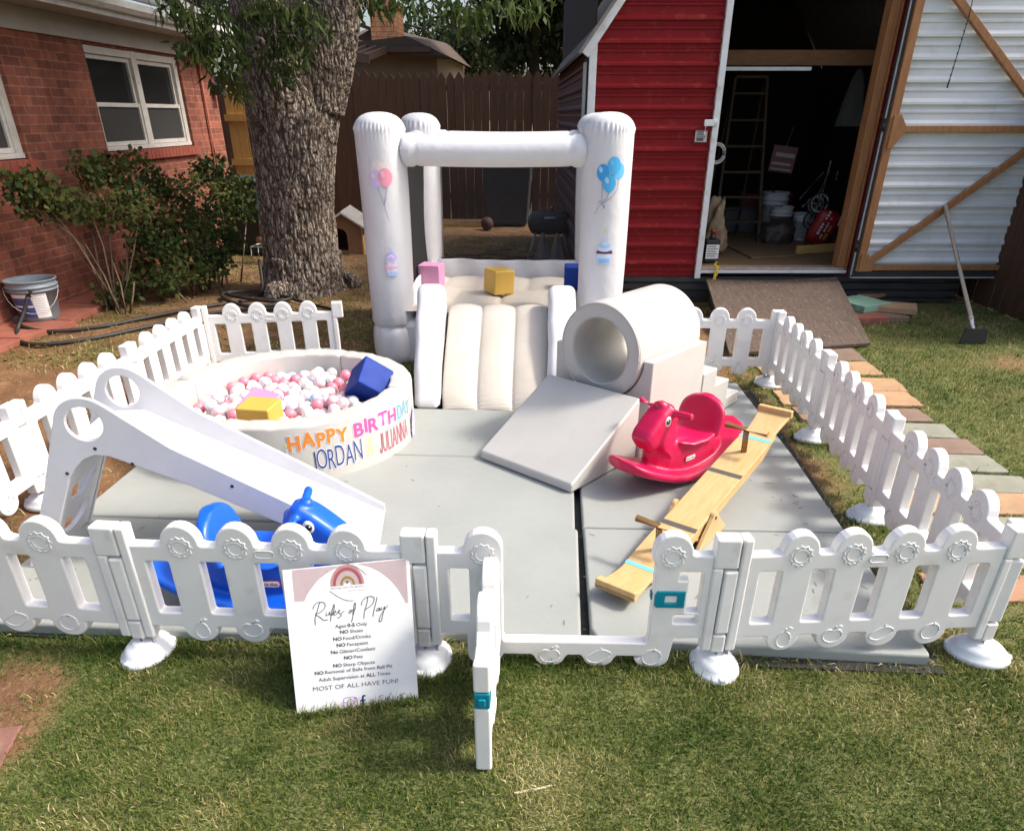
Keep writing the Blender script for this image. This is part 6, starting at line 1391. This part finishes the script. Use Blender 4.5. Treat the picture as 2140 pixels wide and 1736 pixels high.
# =================================================================== BOUNCE HOUSE
bh = thing('bounce_house', 'white inflatable bounce house with balloon and cake decals and a beige slide', 'bounce house', (-.46, 5.9, 0))
BO = Vector((-.46, 5.9, 0))
def bl(x, y, z): return Vector((x, y, z))-BO
TW = {'FL': (-1.19, 5.20), 'FR': (.285, 5.20), 'BL': (-1.19, 6.66), 'BR': (.275, 6.66)}
def tower_r(z):
    if z < .29: return .158-.018*abs((z-.14)/.14)**3
    return .150+.015*min(1, (z-.29)/1.1)
def tower(cx, cy_, seed):
    prof = [(.10, 0.0), (.135, .012)]+[(tower_r(z), z) for z in np.linspace(.03, .245, 6)]+[(.140, .265), (.132, .275), (.141, .286)]+[(tower_r(z), z) for z in np.linspace(.305, 1.50, 22)]
    prof += [(.166*math.cos(t)**.8 if t < 1.55 else .002, 1.522+.100*math.sin(t)) for t in np.linspace(.06, math.pi/2, 11)]
    k = len(prof); mb = MB(); n = 144; rs = np.random.default_rng(seed); ph = rs.uniform(0, 6, 4)
    vs = []
    for r_, z in prof:
        for j in range(n):
            t = 2*math.pi*j/n; w = .0065*math.exp(-((z-1.532)/.020)**2)*math.sin(34*t+4*math.sin(3*t+ph[0]))-.005*math.exp(-((z-1.548)/.006)**2)+.004*math.exp(-((z-.275)/.05)**2)*math.sin(13*t+ph[1]+2*math.sin(2*t))
            w += .003*math.sin(2*t+ph[2]+z*2.4)+.002*math.sin(3*t-z*5+ph[3]); w *= min(1, r_/.1)
            vs.append(((r_+w)*math.cos(t)+cx-BO.x, (r_+w)*math.sin(t)+cy_-BO.y, z))
    fs = [(i*n+j, i*n+(j+1) % n, (i+1)*n+(j+1) % n, (i+1)*n+j) for i in range(k-1) for j in range(n)]
    mb._add(vs, fs+[tuple(range((k-1)*n, k*n))], 0, True); return mb.build('tower', M_VINYL, bh)
towers = {}
for i, (k, (x, y)) in enumerate(TW.items()): towers[k] = tower(x, y, i)
def beam(p, q, r_, name, sleeve=True):
    p, q = Vector(p), Vector(q); mb = MB(); L_ = (q-p).length; P = []; R_ = []
    for t in np.linspace(0, 1, 60):
        s_ = t*L_; d_ = min(s_, L_-s_); rr_ = r_*(.78+.22*min(1, d_/.03)**.5)
        if sleeve: rr_ = rr_*(1.07 if d_ < .105 else 1.0)-.014*math.exp(-((d_-.107)/.008)**2)
        P.append(p.lerp(q, t)+Vector((0, 0, -.010*math.sin(math.pi*t)))); R_.append(rr_)
    mb.tube(P, R_, 32); return mb.build(name, M_VINYL, bh)
beam(bl(-1.06, 5.185, 1.405), bl(.155, 5.185, 1.405), .090, 'front_beam')
beam(bl(-1.06, 6.66, 1.415), bl(.15, 6.66, 1.415), .080, 'back_beam')
beam(bl(-1.19, 5.33, 1.415), bl(-1.19, 6.53, 1.415), .080, 'side_beam'); beam(bl(.28, 5.33, 1.415), bl(.28, 6.53, 1.415), .080, 'side_beam')
# base and bouncing floor
mb = MB(); mb.box(bl(-1.22, 5.10, .0), bl(.30, 6.72, .33)); mb.build('base', M_VINYL, bh, .06, 4)
def fl(i, j):
    x = -1.14+1.40*i; y = 5.09+1.54*j; zb = .415-.045*j
    by = (j*2.0) % 1; sx_ = (i*4.0+(.5 if j > .5 else 0)) % 1; b_ = (max(0, math.sin(math.pi*sx_)))**.45; c_ = max(0, math.sin(math.pi*min(1, by)))**.3
    edge = min(1, min(j, 1-j)*9+.15)
    return bl(x, y, zb-.03+.034*b_*(.55+.45*c_)*(.4+.6*edge))
mb = MB(); mb.grid(fl, 71, 61); mb.build('bouncing_floor', M_BEIGE, bh, fix=False)
mb = MB(); mb.grid(lambda i, j: bl(-1.10+1.30*i, 6.56+.012*math.sin(i*14)+.01*math.sin(i*31+j*3), .30+.20*j+.004*math.sin(i*9)), 60, 8); o = mb.build('back_skirt', M_VINYL, bh, fix=False); md = o.modifiers.new('s', 'SOLIDIFY'); md.thickness = .012
mb = MB(); mb.grid(lambda i, j: bl(-1.10+.01*math.sin(i*12), 5.3+1.3*i, .30+.19*j), 40, 6); mb.grid(lambda i, j: bl(.19+.01*math.sin(i*12), 5.3+1.3*i, .30+.19*j), 40, 6); o = mb.build('side_skirt', M_VINYL, bh, fix=False); md = o.modifiers.new('s', 'SOLIDIFY'); md.thickness = .012
m, nt, b = _mk('dark_netting'); b.inputs['Specular IOR Level'].default_value = .1; b.inputs['Base Color'].default_value = (.025, .025, .027, 1); b.inputs['Roughness'].default_value = .8; b.inputs['Alpha'].default_value = .42
M_NET = m
m, nt, b = _mk('dense_netting'); b.inputs['Specular IOR Level'].default_value = .1; b.inputs['Base Color'].default_value = (.014, .014, .015, 1); b.inputs['Roughness'].default_value = .8; b.inputs['Alpha'].default_value = .9
n_ = noise_node(nt, 30, 4); bump(nt, b, n_.outputs['Fac'], .4, .01); M_NETD = m
mb = MB(); mb.grid(lambda i, j: bl(-1.08+1.26*i, 6.62+.004*math.sin(i*7), .49+.87*j), 12, 8); mb.build('netting', M_NET, bh, fix=False)
mb = MB(); mb.grid(lambda i, j: bl(-1.155+.012*math.sin(j*5+i*3), 5.32+1.22*i, .45+.92*j), 12, 8); mb.build('netting', M_NETD, bh, fix=False)
mb = MB(); mb.grid(lambda i, j: bl(.245, 5.32+1.22*i, .45+.92*j), 4, 4); mb.build('netting', M_NET, bh, fix=False)
mb = MB(); mb.tube([bl(-1.08, 6.612, .50), bl(.18, 6.612, .50)], .006, 6); mb.build('net_binding', M_BLACK, bh)
# slide
path = smooth_path([(5.07, .36, 0), (5.055, .43, 0), (5.0, .452, 0), (4.92, .445, 0), (4.82, .42, 0), (4.64, .335, 0), (4.43, .22, 0), (4.27, .12, 0), (4.18, .055, 0), (4.14, .02, 0)], 5)
def slf(i, j):
    k = j*(len(path)-1); a = int(min(k, len(path)-2)); p = path[a].lerp(path[a+1], k-a); d_ = (path[a+1]-path[a]).normalized(); n_ = Vector((-d_.y, d_.x)); n_ = n_ if n_.y > 0 else -n_
    s3 = (i*3.0) % 1 if i < .9999 else 1.0; bsh = max(0, math.sin(math.pi*s3))**.5; endf = min(1, (1-j)*7+.0)**.5 if j > .85 else 1
    wr = .0022*math.exp(-((1-j)/.22)**2)*math.sin(j*150+i*9)*abs(math.cos(math.pi*s3))**2
    x0, x1 = -.775+.085*j, -.075+.03*j
    off = (.030*bsh-.010)*endf*min(1, j*9)+wr
    return bl(x0+(x1-x0)*i, p.x+n_.x*off, max(.004, p.y+n_.y*off-.0))
mb = MB(); mb.grid(slf, 73, 80); so_ = mb.build('slide_surface', M_BEIGE, bh, fix=False)
mb = MB()
for i_ in (0, 1):
    pts = [slf(i_, j) for j in np.linspace(0, 1, 20)]; vs = pts+[Vector((p.x, p.y, .02)) for p in pts]; mb._add(vs, [(k, k+1, k+21, k+20) for k in range(19)], 0, True)
mb.build('slide_side', M_BEIGE, so_)
wp = [(4.13, .03), (4.15, .09), (4.27, .245), (4.49, .43), (4.72, .565), (4.86, .615), (4.95, .605), (5.0, .53), (5.02, .40), (5.02, .03)]
wps = [tuple(p[:2]) for p in smooth_path([(a, c, 0) for a, c in wp], 3)]
for nm_, xa, xb, w_ in (('slide_wall', -.865, -.795, .185), ('slide_wall', .015, .03, .185)):
    me_ = plate([wps], w_, .048, 5)
    for v in me_.vertices:
        y_, z_, x_ = v.co.x, v.co.y, v.co.z; t = (5.02-y_)/.8; v.co = bl(xa+(xb-xa)*t+x_*(1-.12*t)+.004*math.sin(y_*23)*(z_ > .1), y_, max(z_, .004))
    me_.polygons.foreach_set('use_smooth', [True]*len(me_.polygons)); obj_from(me_, nm_, M_VINYL, bh)
# decals
def tower_map(key, z0, x0=0.0):
    cx, cy_ = TW[key]; a0 = math.atan2(-cy_, -cx)
    def mp(x, y, k):
        z = z0+y; r_ = tower_r(z)+.0055+.0004*k; a = a0+(x+x0)/r_; return Vector((cx+r_*math.cos(a)-BO.x, cy_+r_*math.sin(a)-BO.y, z))
    return mp
def balloon(cx, cy_, r_, mi, hi_, a=0):
    out = [(mi, [(cx+r_*math.sin(t)*(1), cy_-r_*1.18*math.cos(t)-(.10*r_ if abs(t) < .2 else 0)) for t in np.linspace(-math.pi, math.pi, 26)[:-1]]), (mi, [(cx-.10*r_, cy_-1.36*r_), (cx+.10*r_, cy_-1.36*r_), (cx, cy_-1.1*r_)])]
    if hi_ is not None: out.append((hi_, ell(cx-.35*r_, cy_+.40*r_, .28*r_, .45*r_, 14, .3)))
    return out
DB = [flat('decal_blue', (.03, .33, .72)), flat('decal_sky', (.13, .50, .82)), flat('decal_azure', (.06, .42, .78)), flat('decal_light', (.38, .64, .86)), flat('decal_string', (.30, .27, .42)), flat('decal_pink', (.80, .30, .40)), flat('decal_lilac', (.66, .52, .80)), flat('decal_peach', (.78, .68, .66)), flat('decal_rose', (.80, .45, .55))]
STRG = lambda pts: (4, strip(pts, .0035))
sh = balloon(.052, .070, .040, 1, 3)+balloon(-.052, .062, .040, 0, 3)+balloon(.018, .102, .043, 2, 1)+balloon(-.008, .0, .043, 2, 3)
sh += [STRG([(-.052, .005), (-.050, -.06), (-.047, -.115)]), STRG([(.052, .015), (.045, -.04), (.01, -.085), (-.047, -.118)]), STRG([(-.008, -.058), (-.02, -.09), (-.047, -.118)]), STRG([(-.047, -.115), (-.065, -.095), (-.072, -.112), (-.047, -.118), (-.028, -.135), (-.032, -.15), (-.045, -.12)]), STRG([(-.05, -.12), (-.075, -.145), (-.08, -.17), (-.098, -.178)])]
decal(towers['FR'], 'balloon_decal', sh, tower_map('FR', 1.225, .028), DB)
sh = balloon(-.022, .055, .048, 7, None)+balloon(-.040, .0, .045, 6, 7)+balloon(.022, .008, .046, 5, 8)
sh += [STRG([(-.030, -.055), (-.012, -.11), (.002, -.16)]), STRG([(.022, -.05), (.012, -.10), (.002, -.16)]), STRG([(.03, -.05), (.018, -.11), (.002, -.16), (.010, -.20), (.024, -.25)])]
decal(towers['FL'], 'balloon_decal', sh, tower_map('FL', 1.245, -.01), DB)
CK = [(3, [(-.042, .0), (.042, .0), (.050, .065), (-.050, .065)]), (1, [(-.036, .004), (.036, .004), (.040, .035), (-.040, .035)]), (4, [(-.056, .064), (.056, .064), (.052, .084), (.02, .088), (0, .082), (-.03, .088), (-.052, .082)]), (3, ell(0, .098, .050, .020)), (2, ell(0, .115, .038, .018)), (3, ell(0, .130, .022, .012)), (3, strip([(-.002, .13), (.002, .195)], .010)), (5, ell(.002, .207, .006, .012, 10))]
decal(towers['FR'], 'cupcake_decal', CK, tower_map('FR', .735, .015), [PASTEL[2], flat('ck_blue', (.28, .50, .82)), flat('ck_mid', (.36, .58, .84)), flat('ck_light', (.55, .70, .88)), PASTEL[6], PASTEL[4]])
decal(towers['FL'], 'cake_decal', [(mi, [(x*.062, y*.205) for x, y in pts]) for mi, pts in cake], tower_map('FL', .635, .012), PASTEL)
# cubes on the bouncing floor
cube((-1.035, 5.98, .475), .175, (0, 0, -.12), M_CP, 'pink foam cube in the left corner of the bounce house floor')
cube((-.465, 5.70, .490), .175, (.03, .04, .62), M_CY, 'mustard yellow foam cube in the middle of the bounce house floor')
cube((.125, 5.98, .475), .175, (0, 0, .02), M_CB, 'navy blue foam cube half hidden behind the right bounce house tower')

# =================================================================== FOAM CLIMBER
FA = -math.radians(38.2); nF = Vector((.785, -.62, 0)); dF = Vector((.62, .785, 0))
def fpos(t, s_, z=.052): return nF*t+dF*s_+Vector((0, 0, z))
T0_ = -2.39
w = thing('foam_ramp', 'light grey foam ramp in front of the tunnel', 'foam ramp', fpos(T0_, 2.41), FA)
q_ = MB(); q_.prism([(0, 0), (0, .045), (.545, .325), (.545, 0)], 'x', .0, .595); q_.build('wedge', M_FOAM, w, .012, 3)
st = thing('foam_steps', 'cream foam steps with a low base under the tunnel', 'foam steps', fpos(T0_, 2.965), FA)
q_ = MB(); q_.prism([(0, 0), (0, .143), (.622, .143), (.622, .295), (.785, .295), (.785, .190), (.955, .190), (.955, .075), (1.115, .075), (1.115, 0)], 'x', .0, .60); q_.build('block', M_FOAM, st, .010, 3)
cd = thing('tunnel_cradle', 'cream foam cradle holding the tunnel', 'foam cradle', fpos(T0_-.01, 3.03, .200), FA)
RC_ = .252; cc_ = (.305, .345)
th0 = math.asin((.335-cc_[1])/RC_)
lo = [(0, 0), (.61, 0), (.61, .335)]+[(cc_[0]+RC_*math.cos(t), cc_[1]+RC_*math.sin(t)) for t in np.linspace(th0, -math.pi-th0, 40)]+[(0, .335)]
q_ = MB(); q_.mesh(plate([lo], .545, .008, 2), Matrix.Translation((0, .2725, 0)) @ XZ); q_.build('body', M_FOAM, cd)
tu = thing('foam_tunnel', 'cream foam tunnel cylinder resting in its cradle', 'foam tunnel', fpos(T0_-.01+.305, 3.0, .200+.345), FA)
ro, ri, e_ = .246, .167, .010; Lt = .60
pf = [(ri+e_, 0)]+[(ro-e_+e_*math.sin(t), e_-e_*math.cos(t)) for t in np.linspace(0, math.pi/2, 4)]+[(ro-e_+e_*math.cos(t), Lt-e_+e_*math.sin(t)) for t in np.linspace(0, math.pi/2, 4)]+[(ri+e_-e_*math.sin(t), Lt-e_+e_*math.cos(t)) for t in np.linspace(0, math.pi/2, 4)]+[(ri+e_-e_*math.cos(t), e_-e_*math.sin(t)) for t in np.linspace(0, math.pi/2, 4)]
q_ = MB(); q_.lathe(pf, n=72, M=Matrix.Rotation(-math.pi/2, 4, 'X'), caps=False); q_.build('cylinder', M_FOAM, tu)
q_ = MB(); q_.tube([(math.cos(t)*(ro-.006), -.0005, math.sin(t)*(ro-.006)) for t in np.linspace(0, 2*math.pi, 60, endpoint=False)], .0035, 6, closed=True); q_.tube([(math.cos(t)*(ri+.008), .0, math.sin(t)*(ri+.008)) for t in np.linspace(0, 2*math.pi, 50, endpoint=False)], .003, 6, closed=True); q_.build('piping', M_FOAM, tu)

# =================================================================== SEESAW
SL = 1.50
ss = thing('seesaw', 'pale birch plywood seesaw with two T handles, low end towards the gate', 'seesaw', (.232, 2.150, .052), math.atan2(.826, .563))
def zt(s_):
    b_ = .045*max(0, 1-s_/.30)**2+.030*max(0, 1-(SL-s_)/.30)**2; return .030+.172*s_+b_-.02
def hw_(s_): e = min(s_, SL-s_); return .077-.010*math.exp(-((e-.16)/.09)**2)+.007*max(0, 1-e/.05)
q_ = MB(); S_ = np.linspace(0, SL, 61); vs = []
for s_ in S_:
    h = hw_(s_); vs += [(s_, -h, zt(s_)), (s_, h, zt(s_)), (s_, h, zt(s_)-.018), (s_, -h, zt(s_)-.018)]
fs = [(i*4+j, i*4+(j+1) % 4, (i+1)*4+(j+1) % 4, (i+1)*4+j) for i in range(60) for j in range(4)]+[(3, 2, 1, 0), (240, 241, 242, 243)]
q_._add(vs, fs, 0, False); q_.build('board', M_BIRCH, ss, .003)
q_ = MB(); 
for sg_ in (-1, 1):
    P = [(.16, zt(.16)-.02), (.5, zt(.5)-.0185), (1.0, zt(1.0)-.0185), (1.34, zt(1.34)-.02), (1.2, zt(1.2)-.062), (.30, zt(.30)-.062)]
    q_.prism(P, 'y', sg_*.062-.009, sg_*.062+.009)
q_.build('beam', M_BIRCH, ss, .002)
for s_ in (.016, SL-.016): MB().box((s_-.016, -.083, zt(s_)-.0185), (s_+.016, .083, zt(s_)+.020)).build('end_stop', M_BIRCH, ss, .005)
for k, s_ in enumerate((.33, 1.13)):
    q_ = MB(); z = zt(s_); q_.tube([(s_, 0, z-.01), (s_-.012, 0, z+.105)], .0135, 14); q_.tube([(s_-.013, -.098, z+.113), (s_-.013, .098, z+.113)], .0145, 14); q_.build('handle', M_DOWEL, ss)
def tape(s0, wd_, mt, nm):
    q_ = MB(); n = 6; vs = []
    for i in range(n+1):
        s_ = s0-wd_/2+wd_*i/n; vs += [(s_, -hw_(s_)-.001, zt(s_)+.0012), (s_, hw_(s_)+.001, zt(s_)+.0012)]
    q_._add(vs, [(2*i, 2*i+1, 2*i+3, 2*i+2) for i in range(n)], 0, False); q_.build(nm, mt, ss, fix=False)
for s_ in (.50, .93): tape(s_, .028, mat('grip_tape', (.07, .065, .06), (.10, .09, .08), 40, .85) if 'grip_tape' not in MATS else MATS['grip_tape'], 'grip_strip')
for s_ in (.205, 1.255): tape(s_, .022, MATS.get('blue_tape') or flat('blue_tape', (.16, .56, .72), .5), 'blue_strip')
PV = .64
for sg_ in (-1, 1):
    q_ = MB(); y = sg_*.088; me_ = plate([[(PV-.14, 0), (PV-.10, 0), (PV-.02, .06), (PV+.02, .06), (PV+.10, 0), (PV+.14, 0), (PV+.028, .155)]+arc(PV, .155, .028, 10, 170, 6)+[(PV-.028, .155)]], .016, .002, 1)
    me_ = plate([[(PV-.14, 0), (PV+.14, 0)]+arc(PV, .105, .026, 20, 160, 6)], .016, .002, 1)
    q_.mesh(me_, Matrix.Translation((0, y, 0)) @ XZ); so_ = q_.build('support', M_BIRCH, ss)
    q_ = MB(); q_.tube([(PV, y+sg_*.008, .105), (PV, y+sg_*.012, .105)], .007, 10); q_.build('bolt', M_BRASS, so_)
q_ = MB()
for x, z in ((PV-.09, .028), (PV+.09, .028), (PV, .06)): q_.tube([(x, -.075, z), (x, .075, z)], .012, 10)
q_.build('crossbar', M_DOWEL, ss)
# small things
ch_ = MB(); ch_.bar((.0, 0, .006), (.10, .03, .008), .006, .003); tag(ch_.build('straw', flat('pale_straw', (.6, .52, .36), .8), loc=gz(1075, 1660)), 'pale broken stalk lying on the grass in front of the gate', 'straw')
